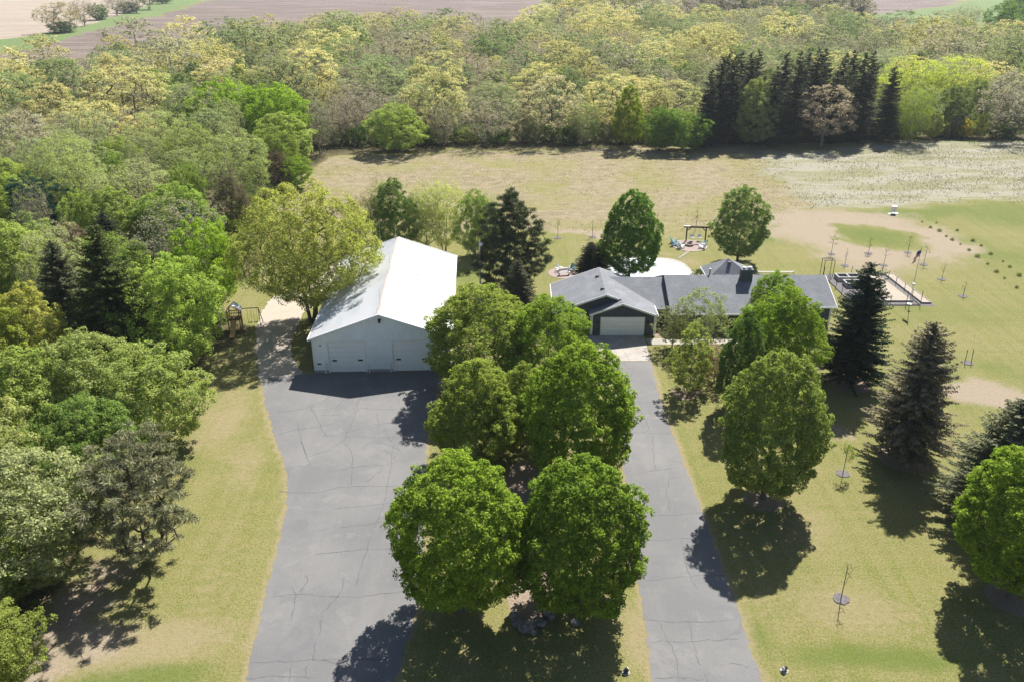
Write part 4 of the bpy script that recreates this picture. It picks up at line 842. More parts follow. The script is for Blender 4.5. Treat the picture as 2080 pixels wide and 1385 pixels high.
# ------------------------------------------------------------------ trees: templates
def unit(v): return v / (np.linalg.norm(v, axis=-1, keepdims=True) + 1e-9)
def leaf_quads(c, nrm, s, asp, r, fold=.25):
    n = len(c); t = unit(np.cross(nrm, r.normal(size=(n, 3)))); b = np.cross(nrm, t); s = s[:, None]
    V = np.stack([c + t * s - nrm * s * fold, c + b * s * asp, c - t * s - nrm * s * fold, c - b * s * asp], 1).reshape(-1, 3)
    return V, np.arange(4 * n).reshape(n, 4)
def profile(kind, u):
    u = np.asarray(u, float)
    if kind == 'ovoid': k, a, b = .34, 1.8, 2.3
    elif kind == 'round': k, a, b = .46, 2.1, 2.1
    elif kind == 'dome': k, a, b = .42, 2.6, 1.6
    elif kind == 'cone': k, a, b = .26, 1.45, 2.2
    elif kind == 'vase': k, a, b = .62, 2.3, 1.25
    elif kind == 'column': k, a, b = .35, 2.6, 3.2
    lo = np.clip(1 - np.abs((u - k) / k) ** b, 0, 1) ** .62; hi = np.clip(1 - np.abs((u - k) / (1 - k)) ** a, 0, 1) ** .62
    return np.where(u < k, lo, hi)
def crown_points(r, H, R_, z0, kind, n, inner=.25, lump=.16, flat=0.):
    """clump centres spread through the crown's outer volume, with lobes"""
    us = np.linspace(0.01, .995, 200); w = profile(kind, us) + .15; w /= w.sum(); u = r.choice(us, n, p=w) + r.uniform(-.0025, .0025, n); ph = r.uniform(0, 2 * np.pi, n)
    k = r.uniform(0, 6.28, 12); L = 1 + lump * (np.sin(2 * ph + k[0] + 3 * u) * .5 + np.sin(3 * ph + k[1] - 9 * u) * .55 + np.sin(5 * ph + k[2] + 13 * u) * .4 + np.sin(7 * ph + k[3] + 21 * u) * .3)
    f = np.where(r.rand(n) < inner, r.uniform(.3, .85, n), 1.02 - np.abs(r.normal(0, .10, n)) + (r.rand(n) < .06) * .09)
    rad = R_ * profile(kind, u) * L * f; z = z0 + (H - z0) * (u + .03 * np.sin(4 * ph + k[5])) ; z = z - (1 - f) * .25 * (H - z0) * (u > .6)
    return np.stack([rad * np.cos(ph), rad * np.sin(ph), z], 1), ph
def clump_leaves(r, C, R_, zc, cr, per, ls, asp=.6, up=.55, flat=.75, droop=.0):
    n = len(C); crs = cr * r.uniform(.65, 1.3, n); rep = np.repeat(np.arange(n), per); m = len(rep)
    out = unit(np.stack([C[:, 0], C[:, 1], (C[:, 2] - zc) * .7], 1))
    d = unit(r.normal(size=(m, 3)) + out[rep] * .75 + np.array([0, 0, up])); rr = crs[rep] * r.uniform(.35, 1.05, m) ** .6
    c = C[rep] + d * rr[:, None] * np.array([1, 1, flat]); c[:, 2] -= droop * rr
    nr = unit(d * .8 + np.array([0, 0, .6]) + r.normal(size=(m, 3)) * .5)
    return leaf_quads(c, nr, ls * r.uniform(.6, 1.25, m), asp, r)
def skeleton(r, T, H, z0, trunk_r, lean=(0, 0), top=.78, sides=5, stems=1, tip=.012, bend=.05):
    """trunk and limbs that reach the clump centres T, thickness by the number of twigs carried"""
    nodes = []; par = []; fixed = []
    for s_ in range(stems):
        a = s_ * 2.4 + .5; off = (.0 if stems == 1 else .35); N = 9
        base = len(nodes)
        for i in range(N):
            q = i / (N - 1); z = q * H * top; sp = (0 if stems == 1 else .16 * q * H * .5)
            nodes.append(np.array([off * math.cos(a) * (1 if stems > 1 else 0) + sp * math.cos(a) + lean[0] * q + (r.uniform(-1, 1) * bend * H * .3 if 0 < i else 0) * q * .5,
                                   off * math.sin(a) * (1 if stems > 1 else 0) + sp * math.sin(a) + lean[1] * q + (r.uniform(-1, 1) * bend * H * .3 if 0 < i else 0) * q * .5, z]))
            par.append((-1 if s_ == 0 else 0) if i == 0 else base + i - 1); fixed.append(z < z0 * .8)
    trunk_n = len(nodes); order = np.argsort(np.linalg.norm(T - np.array([0, 0, z0]), axis=1))
    P = np.zeros((trunk_n + 2 * len(T), 3)); P[:trunk_n] = nodes; n = trunk_n; fx = np.zeros(len(P), bool); fx[:trunk_n] = fixed; par = par + [0] * (2 * len(T))
    for j in order:
        t = T[j]; d = P[:n] - t; D = np.sqrt((d ** 2).sum(1)); hz = np.hypot(d[:, 0], d[:, 1]); pen = np.maximum(0, d[:, 2] + .35 * hz) * 1.3
        c = D + pen + fx[:n] * 50; k = int(np.argmin(c)); mid = (P[k] + t) / 2; mid[2] -= .08 * D[k]; mid += r.normal(0, .05, 3) * D[k]
        P[n] = mid; par[n] = k; P[n + 1] = t; par[n + 1] = n; n += 2
    cnt = np.zeros(n)
    ch = np.zeros(n, int)
    for i in range(n):
        if par[i] >= 0: ch[par[i]] += 1
    cnt[ch == 0] = 1
    for i in range(n - 1, trunk_n - 1, -1): cnt[par[i]] += cnt[i]
    for i in range(trunk_n - 1, -1, -1):
        if par[i] >= 0: cnt[par[i]] += cnt[i]
    rad = tip * np.maximum(cnt, 1) ** .5; sc = trunk_r / rad[:1].max(); rad = np.maximum(tip, rad * (1 if sc > 1e3 else sc ** .8)); rad[0] *= 1.25
    Vs = []; Fs = []; m = 0; ang = np.arange(sides) * 2 * np.pi / sides
    for i in range(n):
        p = par[i]
        if p < 0: continue
        a, b = P[p], P[i]; L = np.linalg.norm(b - a)
        if L < 1e-4: continue
        dd = (b - a) / L; u = np.array([1., 0, 0]) if abs(dd[0]) < .9 else np.array([0, 1., 0]); x = np.cross(dd, u); x /= np.linalg.norm(x); y = np.cross(dd, x)
        r0 = min(rad[p], rad[i] * 1.5) if p >= trunk_n or i >= trunk_n else rad[p]; ring = np.outer(np.cos(ang), x) + np.outer(np.sin(ang), y)
        Vs.append(a + ring * r0); Vs.append(b + ring * rad[i]); k = np.arange(sides); Fs.append(np.stack([k, (k + 1) % sides, sides + (k + 1) % sides, sides + k], 1) + m); m += 2 * sides
    return np.concatenate(Vs), np.concatenate(Fs)
def as_mesh(name, V, Q, mat, smooth=False):
    me = bpy.data.meshes.new(name); fill_mesh(me, V, Q, smooth); me.materials.append(mat); return me
def broad(seed, H, R_, z0, kind, n, per, ls, cr, lump=.16, inner=.25, trunk_r=.2, mat=None, bk=None, asp=.6, flat=.75, stems=1, top=.78, limbs=None, up=.55, tip=.012, droop=0., sides=5):
    r = np.random.RandomState(seed); C, _ = crown_points(r, H, R_, z0, kind, n, inner, lump)
    V, Q = clump_leaves(r, C, R_, z0 + (H - z0) * .45, cr, per, ls, asp, up, flat, droop)
    T = C if limbs is None or limbs >= n else C[r.choice(n, limbs, replace=False)]
    T = T * np.array([.93, .93, .98]); tv, tq = skeleton(r, T, H, z0, trunk_r, top=top, stems=stems, tip=tip, sides=sides)
    return dict(crown=as_mesh('crown', V, Q, mat or M_leaf), trunk=as_mesh('trunk', tv, tq, bk or M_bark), H=H, R=R_, V=V, Q=Q)
def spruce(seed, H, R_, z0, whorls, per, seg, mat=None, tw=.5, lw=.05, droop=.28):
    r = np.random.RandomState(seed); cs = []; ns = []; ss = []; lv = []; lf = []; m = 0; Vt = []; Qt = []; mt = 0
    for w in range(whorls):
        q = (w + .5) / whorls; L0 = R_ * (1 - q) ** .56 * (.80 + .2 * min(1, q * 8)) + .12
        for k in range(max(4, int(per * (.55 + .45 * (1 - q))))):
            a = r.uniform(0, 6.283); z = z0 + (H - z0) * min(.995, max(0, q + r.uniform(-.6, .6) / whorls)) ** .92; L = L0 * r.uniform(.62, 1.18) * (1 + .13 * math.sin(2 * a + 5 * q + seed) + .10 * math.sin(5 * a - 17 * q)); dz = r.uniform(-.1, .1) * L; da = r.normal(0, .12); n = max(3, int(L / seg)); s = (np.arange(n) + .6) / n
            up = .35 * q
            px = np.cos(a + da * s) * s * L; py = np.sin(a + da * s) * s * L; pz = z + dz * s + L * (-droop * 1.5 * s + (.85 * droop + up) * s * s) + r.normal(0, .03, n)
            P = np.stack([px, py, pz], 1); dirv = np.stack([np.cos(a + da * s), np.sin(a + da * s), np.full(n, -.15)], 1)
            side = np.stack([-np.sin(a + da * s), np.cos(a + da * s), np.zeros(n)], 1); tl = tw * np.minimum(1, L / 2) * (1.08 - .75 * s) * r.uniform(.75, 1.2, n) * (.4 + 1.2 * np.minimum(s, .5))
            for sgn in (-1, 1):
                d = unit(dirv * .75 + side * sgn + r.normal(0, .13, (n, 3)) + np.array([0, 0, -.12])); cs.append(P + d * tl[:, None] * .5); ns.append(d); ss.append(tl * .58)
                cs.append(P + d * tl[:, None] * .35 + np.array([0, 0, -.06])); ns.append(unit(d + np.array([0, 0, -.55]) + r.normal(0, .3, (n, 3)))); ss.append(tl * .42)
            cs.append(P); ns.append(unit(dirv + r.normal(0, .15, (n, 3)) + np.array([0, 0, .12]))); ss.append(np.full(n, L / n * .9))
            if k % 2 == 0:
                A = np.array([0, 0, z]); B = P[-1]; Mv = P[n // 2]
                for (a0, b0, r0, r1) in ((A, Mv, .035, .022), (Mv, B, .022, .008)):
                    dd = unit(b0 - a0); x = unit(np.cross(dd, [0, 0, 1.])); y = np.cross(dd, x); an = np.arange(3) * 2.094; ring = np.outer(np.cos(an), x) + np.outer(np.sin(an), y)
                    Vt += [a0 + ring * r0, b0 + ring * r1]; kk = np.arange(3); Qt.append(np.stack([kk, (kk + 1) % 3, 3 + (kk + 1) % 3, 3 + kk], 1) + mt); mt += 6
    c = np.concatenate(cs); d = np.concatenate(ns); s = np.concatenate(ss); n = len(c)
    b = unit(np.cross(d, r.normal(0, .45, (n, 3)) + np.array([0, 0, 1.]))); wd = lw * r.uniform(.7, 1.4, n)
    V = np.stack([c + d * s[:, None], c + b * wd[:, None], c - d * s[:, None], c - b * wd[:, None]], 1).reshape(-1, 3)
    N = 10; an = np.arange(N) * 2 * np.pi / N; zz = [0, H * .3, H * .7, H]; rr = [.028 * H ** .82 * .8, .02 * H ** .82 * .8, .01 * H ** .82, .012]
    tv = np.concatenate([np.stack([np.cos(an) * q, np.sin(an) * q, np.full(N, z)], 1) for z, q in zip(zz, rr)]); kk = np.arange(N); tq = np.concatenate([np.stack([kk, (kk + 1) % N, N + (kk + 1) % N, N + kk], 1) + i * N for i in range(3)])
    tv = np.concatenate([tv] + Vt); tq = np.concatenate([tq] + [q + 4 * N for q in Qt])
    return dict(crown=as_mesh('crown', V, np.arange(4 * n).reshape(n, 4), mat or M_needle), trunk=as_mesh('trunk', tv, tq, M_bark_dark), H=H, R=R_, V=V, Q=np.arange(4 * n).reshape(n, 4))
def pine(seed, H, R_, z0, n, per, kind='round', nl=.26, nw=.028, cr=.42, lump=.3, inner=.35):
    r = np.random.RandomState(seed); C, _ = crown_points(r, H, R_, z0, kind, n, inner, lump); rep = np.repeat(np.arange(n), per); m = len(rep)
    off = unit(r.normal(size=(m, 3)) * [1, 1, .6]) * (cr * r.uniform(.1, 1, m))[:, None]; q = unit(r.normal(size=(m, 3)) + np.array([0, 0, .7]) + unit(C * [1, 1, 0])[rep] * .5)
    c = C[rep] + off * [1, 1, .6]; s = nl * r.uniform(.7, 1.2, m); b = unit(np.cross(q, r.normal(size=(m, 3)))); w = nw * r.uniform(.7, 1.5, m)
    V = np.stack([c + q * s[:, None], c + b * w[:, None], c - q * s[:, None], c - b * w[:, None]], 1).reshape(-1, 3); Q = np.arange(4 * m).reshape(m, 4)
    tv, tq = skeleton(r, C * [.97, .97, 1], H, z0, .2, top=.97, tip=.014, bend=.03)
    return dict(crown=as_mesh('crown', V, Q, M_needle), trunk=as_mesh('trunk', tv, tq, M_bark_dark), H=H, R=R_, V=V, Q=Q)

T_maple = [broad(11, 12, 4.3, 1.2, 'ovoid', 1250, 66, .095, .44, .13, .2, .24),
           broad(12, 12, 4.3, 1.2, 'round', 1250, 66, .095, .44, .12, .2, .24),
           broad(13, 12, 4.2, 1.4, 'ovoid', 1050, 56, .095, .46, .2, .22, .22, limbs=500),
           broad(14, 12, 4.2, 1.4, 'cone', 1050, 60, .095, .44, .18, .2, .2, limbs=500)]
T_airy = [broad(21, 10, 3.4, 1.3, 'round', 420, 34, .085, .42, .28, .35, .11, bk=M_bark_pale, tip=.014, limbs=420),
          broad(22, 9, 2.4, .8, 'cone', 300, 44, .09, .38, .3, .3, .09, tip=.012)]
T_cotton = broad(31, 16.5, 7.4, 2.8, 'round', 1000, 58, .12, .78, .22, .38, .42, stems=2, top=.72, tip=.016, bk=M_bark, limbs=900, flat=.85)
T_mid = [broad(41, 11, 4.6, 1.0, 'dome', 520, 76, .105, .62, .26, .25, .2, limbs=260), broad(42, 11, 4.4, .8, 'round', 520, 74, .105, .62, .30, .28, .18, limbs=260, stems=2),
         broad(43, 12, 4.0, 1.0, 'ovoid', 500, 76, .105, .6, .28, .25, .18, limbs=260)]
T_soft = [broad(51, 13, 4.6, 1.0, 'vase', 420, 44, .125, .8, .26, .35, .2, bk=M_bark_pale, stems=3, tip=.02, asp=.35), broad(52, 12, 4.2, .8, 'round', 420, 44, .125, .8, .3, .4, .2, bk=M_bark, stems=2, tip=.02, asp=.35),
          broad(53, 13, 3.2, 1.5, 'column', 300, 42, .12, .7, .25, .4, .15, bk=M_bark_dark, tip=.02, asp=.4)]
T_oak = [broad(61, 13, 5.8, 2.2, 'round', 190, 46, .16, 1.0, .24, .12, .32, mat=M_oak, bk=M_bark, tip=.026, flat=.55, top=.6, up=.8), broad(62, 12.5, 5.4, 2.5, 'dome', 170, 46, .16, 1.05, .28, .12, .32, mat=M_oak, bk=M_bark, tip=.028, flat=.55, top=.6, stems=2, up=.8),
         broad(63, 13, 5.0, 2.5, 'round', 210, 34, .15, .9, .26, .25, .3, mat=M_oak, bk=M_bark_pale, tip=.026, flat=.65, top=.65, up=.7)]
T_bare = [broad(71, 12, 4.6, 2, 'vase', 420, 13, .12, .7, .3, .45, .22, mat=M_oak, bk=M_bark_pale, tip=.02, stems=2), broad(72, 12, 4.8, 2, 'round', 420, 12, .12, .7, .3, .45, .22, mat=M_oak, bk=M_bark_pale, tip=.02)]
T_bush = [broad(81, 4, 2.2, .2, 'dome', 130, 34, .12, .5, .25, .3, .07, limbs=80, stems=3, top=.6), broad(82, 3.6, 2.0, .2, 'round', 120, 34, .11, .5, .3, .3, .06, limbs=80, stems=2, top=.6)]
T_spruce = [spruce(91, 13, 3.9, 1.2, 36, 24, .16, tw=.56, lw=.056), spruce(92, 13, 4.0, 1.2, 34, 24, .16, tw=.60, lw=.058, droop=.22)]
T_spruce_far = [spruce(95, 18, 3.4, .8, 34, 14, .28, tw=.9, lw=.11), spruce(96, 18, 3.2, .8, 32, 13, .28, tw=.9, lw=.12)]
T_pine = [pine(101, 11, 3.6, 1.3, 360, 62, 'round', lump=.36), pine(102, 13, 4.0, 1.0, 600, 80, 'cone', lump=.34, cr=.55)]
T_cedar = [broad(111, 9, 2.4, .3, 'cone', 300, 44, .10, .5, .25, .3, .12, mat=M_needle, bk=M_bark_dark, asp=.4, limbs=120)]

ZONES = {}
def plant(name, T, x, y, h, w, col, label, cat='tree', group=None, rot=None, z=0.0, lean=None):
    k = random.Random(int(x * 71 + y * 37)); r = empty(name, (x, y, z), k.uniform(0, 6.28) if rot is None else rot, label, cat, group)
    s = w / (2 * T['R']) * .93; r.scale = (s * k.uniform(.97, 1.03), s * k.uniform(.97, 1.03), h / T['H'])
    if lean: r.rotation_euler.x, r.rotation_euler.y = lean
    t = link('trunk', T['trunk'], r); c = link('crown', T['crown'], r); c.color = (*[min(.8, v * 1.38) for v in col], 1); return r
def at(px, py): return G(px, py)[:2]

# greens
C_maple = (.168, .238, .034); C_maple2 = (.190, .235, .050); C_maple3 = (.185, .215, .075); C_mapled = (.10, .155, .042); C_pale = (.29, .31, .14); C_yel = (.25, .28, .060)
C_silver = (.27, .30, .17); C_lime = (.25, .30, .065); C_fresh = (.19, .26, .06); C_oak = (.262, .288, .160); C_tan = (.34, .30, .20); C_brown = (.20, .155, .11); C_spr = (.125, .132, .082); C_spr_g = (.125, .140, .062); C_pin = (.165, .175, .125); C_teal = (.06, .082, .068)
C_silver = (.22, .26, .115); C_lime = (.20, .29, .035); C_fresh = (.15, .23, .035); C_oak = (.42, .39, .175); C_tan = (.34, .27, .15); C_brown = (.20, .145, .085); C_spr = (.030, .046, .030); C_spr_g = (.075, .095, .030); C_pin = (.060, .075, .042); C_teal = (.035, .075, .060)
def bygrp(g, rows):
    for name, T, (px, py), h, w, col, label in rows:
        x, y = at(px, py)
        plant(name, T, x, y, h, w, col, label, 'tree', g)
bygrp('maples on the island between the two drives', [
    ('maple_tree', T_maple[1], (937, 1240), 11.9, 8.8, C_maple, 'bright green round maple nearest the camera, by the wide asphalt lane'),
    ('maple_tree', T_maple[0], (1174, 1232), 11.7, 8.9, (.140, .205, .032), 'dense round maple nearest the camera on the narrow drive side, rocks at its foot'),
    ('maple_tree', T_maple[0], (1172, 975), 12.6, 9.6, C_maple, 'tall egg shaped maple in the middle of the island, reaching over the narrow drive'),
    ('maple_tree', T_maple[3], (968, 935), 9.6, 8.2, C_maple2, 'smaller olive green maple in the middle of the island beside the wide asphalt lane'),
    ('maple_tree', T_maple[2], (975, 785), 10.9, 11.2, C_maple2, 'wide open maple in front of the barn corner with its dark branches showing'),
    ('maple_tree', T_maple[2], (1112, 795), 10.2, 9.2, C_maple, 'leafy maple at the far end of the island beside the garage'),
    ('maple_tree', T_maple[3], (1062, 905), 8.0, 6.2, C_maple2, 'low shaded maple in the gap between the two middle island maples')])
bygrp('leafy trees on the front lawn beside the narrow drive', [
    ('maple_tree', T_maple[0], (1550, 1012), 13.2, 8.2, (.19, .235, .066), 'tall olive tipped maple standing alone on the right front lawn with its trunk showing'),
    ('maple_tree', T_maple[2], (1572, 795), 11.2, 8.2, C_maple, 'large leafy maple hiding the right half of the house front'),
    ('maple_tree', T_maple[3], (1497, 835), 10.2, 5.2, C_mapled, 'dark green narrow maple squeezed behind the tall lawn maple'),
    ('maple_tree', T_maple[2], (1562, 700), 8.6, 6.2, C_maple, 'upper maple whose crown overlaps the house roof below the chimney'),
    ('birch_tree', T_airy[0], (1418, 710), 7.2, 6.2, (.21, .245, .11), 'thin leaved birch in front of the middle of the house roof'),
    ('ornamental_tree', T_airy[0], (1365, 705), 5.0, 4.0, (.19, .20, .10), 'half bare small tree beside the garage corner'),
    ('young_maple', T_airy[1], (1400, 795), 7.6, 4.6, (.21, .245, .065), 'slender yellow green young tree at the edge of the narrow drive with reddish tips'),
    ('ornamental_tree', T_airy[0], (1450, 775), 4.4, 4.2, (.17, .11, .085), 'low purplish flowering tree between the birch and the dark maple')])
bygrp('trees on the right lawn', [
    ('maple_tree', T_maple[1], (2052, 1212), 11.6, 8.9, C_maple, 'bright green round maple cut by the right edge of the picture'),
    ('spruce_tree', T_spruce[0], (1724, 776), 13.0, 8.4, C_spr, 'dark blue green spruce beside the right end of the house'),
    ('spruce_tree', T_spruce[1], (1836, 930), 13.1, 8.4, (.165, .148, .098), 'dark brownish spruce in the middle of the right lawn'),
    ('spruce_tree', T_spruce[1], (2010, 1058), 10.8, 9.0, (.125, .135, .080), 'wide dark spruce behind the bright maple at the right edge')])
bygrp('trees behind the house and the barn', [
    ('maple_tree', T_maple[0], (1277, 572), 12.6, 7.6, (.110, .190, .040), 'tall deep green maple behind the house beside the covered pool'),
    ('maple_tree', T_maple[2], (1497, 533), 11.0, 7.6, (.145, .205, .065), 'rounded maple behind the chimney, right of the swing frame'),
    ('juniper_tree', T_spruce[1], (1198, 572), 5.6, 5.4, (.055, .058, .04), 'small dark evergreen behind the garage roof, left of the deep green maple'),
    ('young_larch', T_spruce[0], (1220, 570), 5.2, 3.4, (.33, .34, .09), 'small spiky yellow green conifer in front of the deep green maple'),
    ('pine_tree', T_pine[1], (1035, 600), 13.8, 8.6, C_pin, 'tall dark pine between the barn and the house'),
    ('spruce_tree', T_spruce[1], (1052, 640), 7.2, 5.0, (.085, .09, .055), 'small greyish spruce at the foot of the tall dark pine'),
    ('cottonwood_tree', T_cotton, (638, 655), 16.6, 15.4, (.27, .285, .080), 'big yellow green twin trunked cottonwood over the barn roof'),
    ('maple_tree', T_mid[2], (805, 512), 10.8, 7.0, C_mapled, 'dark green rounded tree right behind the barn ridge'),
    ('willow_tree', T_soft[2], (868, 512), 10.4, 5.0, C_pale, 'pale green slim willow behind the barn, left of the forked one'),
    ('willow_tree', T_soft[0], (903, 512), 10.6, 6.6, (.32, .35, .13), 'pale green forked willow behind the right slope of the barn roof'),
    ('willow_tree', T_mid[1], (965, 520), 9.8, 5.6, (.20, .26, .08), 'fresh green leaning tree between the willows and the tall dark pine'),
    ('willow_tree', T_soft[2], (780, 490), 9.8, 5.6, (.22, .22, .10), 'thin grey green tree showing above the dark tree behind the barn'),
    ('poplar_tree', T_soft[2], (848, 500), 8.0, 3.2, (.12, .17, .035), 'narrow dark green tree squeezed between the rounded tree and the willows'),
    ('poplar_tree', T_soft[2], (990, 516), 9.2, 4.4, (.18, .24, .05), 'light green tree half hidden behind the top of the tall dark pine'),
    ('ash_tree', T_bare[0], (735, 505), 8.2, 6.0, (.22, .19, .10), 'half bare brownish tree between the cottonwood and the dark rounded tree')])
bygrp('trees along the wood edge left of the barn', [
    ('maple_tree', T_mid[0], (432, 640), 12.2, 7.6, C_lime, 'light green tree at the wood edge behind the playset'),
    ('maple_tree', T_mid[1], (372, 748), 12.6, 9.6, (.235, .31, .07), 'broad fresh green tree at the wood edge in front of the playset'),
    ('spruce_tree', T_spruce[0], (258, 765), 16.4, 10.4, C_spr_g, 'big shaggy olive spruce in the left wood with yellow green tips'),
    ('spruce_tree', T_spruce[1], (160, 722), 13.2, 8.0, (.095, .105, .058), 'dark spruce behind and left of the big shaggy olive one'),
    ('spruce_tree', T_spruce[0], (236, 560), 9.0, 5.4, (.045, .06, .042), 'small dark spruce tip showing behind the big shaggy one'),
    ('pine_tree', T_pine[0], (96, 500), 11.0, 8.0, C_teal, 'blue green round pine deep in the left wood'),
    ('pine_tree', T_pine[0], (408, 560), 9.6, 6.0, C_teal, 'blue green pine half hidden behind the light green edge tree'),
    ('pine_tree', T_pine[0], (302, 1140), 10.9, 8.2, (.18, .18, .11), 'open grey brown pine standing out on the left lawn with its shadow below'),
    ('maple_tree', T_mid[2], (100, 800), 11.6, 7.0, (.28, .28, .08), 'yellow tipped maple at the left edge beside the shaggy spruce'),
    ('maple_tree', T_mid[0], (20, 830), 11.8, 7.4, C_yel, 'yellow green maple cut by the left edge of the picture'),
    ('box_elder', T_mid[0], (322, 905), 9.6, 9.4, (.225, .27, .085), 'bushy box elder leaning over the left lawn, at the corner of the wood'),
    ('box_elder', T_mid[1], (205, 888), 10.4, 9.6, (.22, .26, .09), 'bushy box elder behind the corner one with grey twigs showing'),
    ('box_elder', T_mid[2], (85, 935), 10.6, 8.6, (.21, .26, .07), 'fresh green box elder on the left, in front of the yellow tipped maple'),
    ('box_elder', T_mid[0], (200, 1010), 9.0, 8.0, (.13, .19, .05), 'dark green box elder in the hollow behind the open pine'),
    ('box_elder', T_mid[1], (85, 1180), 10.4, 10.2, (.235, .255, .125), 'large silvery green box elder at the lower left'),
    ('box_elder', T_mid[0], (-20, 1060), 10.6, 8.8, (.24, .26, .10), 'pale green box elder cut by the left edge, above the silvery one'),
    ('box_elder', T_mid[1], (-5, 1410), 6.4, 5.6, (.17, .20, .05), 'lowest green tree at the bottom left corner'),
    ('box_elder', T_mid[2], (-60, 1280), 9.0, 7.6, (.12, .16, .035), 'shaded green tree at the left edge between the silvery one and the corner one'),
    ('maple_tree', T_mid[0], (470, 306), 15.5, 15.0, C_lime, 'left half of the huge lime green maple above the left wood'),
    ('maple_tree', T_mid[1], (565, 312), 15.0, 15.0, C_lime, 'right half of the huge lime green maple above the hay field corner'),
    ('cedar_tree', T_cedar[0], (566, 385), 7.2, 6.4, (.085, .06, .04), 'reddish dark cedar at the left corner of the hay field'),
    ('buckthorn', T_mid[0], (604, 382), 6.0, 6.2, (.17, .25, .03), 'lime green bush at the left corner of the hay field'),
    ('willow_tree', T_soft[0], (490, 440), 14.0, 11.5, C_silver, 'large silvery willow left of the hay field'),
    ('willow_tree', T_soft[1], (400, 400), 13.6, 11.0, (.20, .24, .09), 'silvery willow behind the large one with dark stems'),
    ('willow_tree', T_soft[1], (175, 470), 12.6, 9.6, (.25, .29, .13), 'pale silvery tree right of the blue green round pine'),
    ('willow_tree', T_soft[0], (150, 430), 13.0, 10.0, (.24, .28, .11), 'pale silvery tree behind the blue green round pine'),
    ('maple_tree', T_mid[0], (75, 590), 10.0, 9.0, (.20, .25, .085), 'pale green spreading tree below the blue green round pine')])

# ------------------------------------------------------------------ the back wood: landmarks first
grove = [(1432, 298, 17), (1452, 286, 19), (1476, 292, 20), (1490, 270, 19), (1508, 284, 20), (1524, 262, 19), (1560, 296, 17.5), (1578, 278, 19.5), (1602, 292, 20.5), (1622, 270, 19), (1640, 284, 20.5), (1655, 264, 19.5), (1694, 272, 19), (1712, 262, 19),
         (1730, 288, 20), (1748, 274, 19.5), (1792, 286, 17), (1537, 290, 15), (1465, 262, 18), (1680, 290, 16)]
_ORD = ['first', 'second', 'third', 'fourth', 'fifth', 'sixth', 'seventh', 'eighth', 'ninth', 'tenth', 'eleventh', 'twelfth', 'thirteenth', 'fourteenth', 'fifteenth', 'sixteenth', 'seventeenth', 'eighteenth', 'nineteenth', 'twentieth']
grove.sort()
for i, (px, py, h) in enumerate(grove):
    i_ = i
    x, y = at(px, py)
    plant('spruce_tree', T_spruce_far[i % 2], x, y, h, 7.4 + (i * 7 % 5) * .5, (.068, .076, .050), 'dark spruce in the grove along the field, ' + ('leftmost one' if i_ == 0 else 'rightmost one' if i_ == len(grove) - 1 else '%s from the left' % _ORD[i_]), 'tree', 'dark spruces in the grove along the field')
bygrp('landmark trees of the back wood', [
    ('oak_tree', T_oak[2], (1668, 296), 14.0, 13.5, (.34, .28, .20), 'big tan oak standing in front of the dark spruce grove'),
    ('birch_tree', T_mid[2], (1527, 298), 15.0, 9.6, (.21, .24, .10), 'yellow green tree standing in front of the left half of the spruce grove'),
    ('willow_tree', T_mid[0], (1385, 306), 9.2, 11.0, (.155, .235, .05), 'rounded fresh green tree left of the spruce grove at the field edge'),
    ('willow_tree', T_mid[1], (1340, 306), 9.6, 8.4, (.12, .19, .04), 'darker green tree beside the rounded fresh green one at the field edge'),
    ('poplar_tree', T_mid[2], (1274, 300), 13.5, 7.2, (.17, .21, .02), 'upright yellow green tree at the field edge behind the house'),
    ('poplar_tree', T_soft[0], (1845, 292), 12.5, 9.0, (.20, .25, .05), 'fresh green tree right of the last dark spruce'),
    ('willow_tree', T_soft[1], (1835, 240), 15.5, 17, (.36, .40, .09), 'left one of the two big yellow green willows behind the spruce grove'),
    ('willow_tree', T_soft[0], (1925, 238), 16.0, 18, (.36, .40, .09), 'right one of the two big yellow green willows behind the spruce grove'),
    ('forsythia', T_bush[0], (1957, 280), 4.2, 3.4, (.48, .38, .05), 'small bright yellow bush at the far right edge of the field'),
    ('oak_tree', T_oak[0], (1120, 285), 15.0, 15.5, (.38, .35, .21), 'widest pale oak in the front of the wood, behind the middle of the field')])

# ------------------------------------------------------------------ the rest of the wood, tree by tree
placed = [(o.location.x, o.location.y, 0.5 * o.scale.x * 2 * 4.5) for o in S.objects if o.type == 'EMPTY' and o.get('category') == 'tree']
rr = random.Random(77); Wd = np.array(WOOD)
def lum(c, k): return tuple(v * k for v in c)
pr_ = np.random.RandomState(7); acc = np.zeros((0, 3))
def darts(n, lo, hi, over):
    """throw tree positions; a new crown may overlap its neighbours by the share OVER"""
    global acc
    y = 38 + 482 * pr_.rand(n * 3) ** .75; x = pr_.uniform(-1, 1, n * 3) * (.66 * y + 12); w = pr_.uniform(lo, hi, n * 3); k = sdf(WOOD, x, y) > 1.5; x, y, w = x[k], y[k], w[k]
    w = np.where((y < 186) & (x < -20), w * .68, w)
    for a, b, c in zip(x, y, w):
        if len(acc) and (np.hypot(acc[:, 0] - a, acc[:, 1] - b) < (acc[:, 2] + c) * .5 * over).any(): continue
        acc = np.vstack([acc, [a, b, c]])
darts(1500, 14, 19.5, .90); darts(2500, 9.5, 13, .86); darts(3500, 6, 8.5, .86)
cand = [(a, b) for a, b, c in acc]; CW = acc[:, 2]
CX = acc[:, 0]; CY = acc[:, 1]; SD = sdf(WOOD, CX, CY); nz = vnoise(CX, CY, 34, 21); nz2 = pr_.rand(len(CX)); fill = []
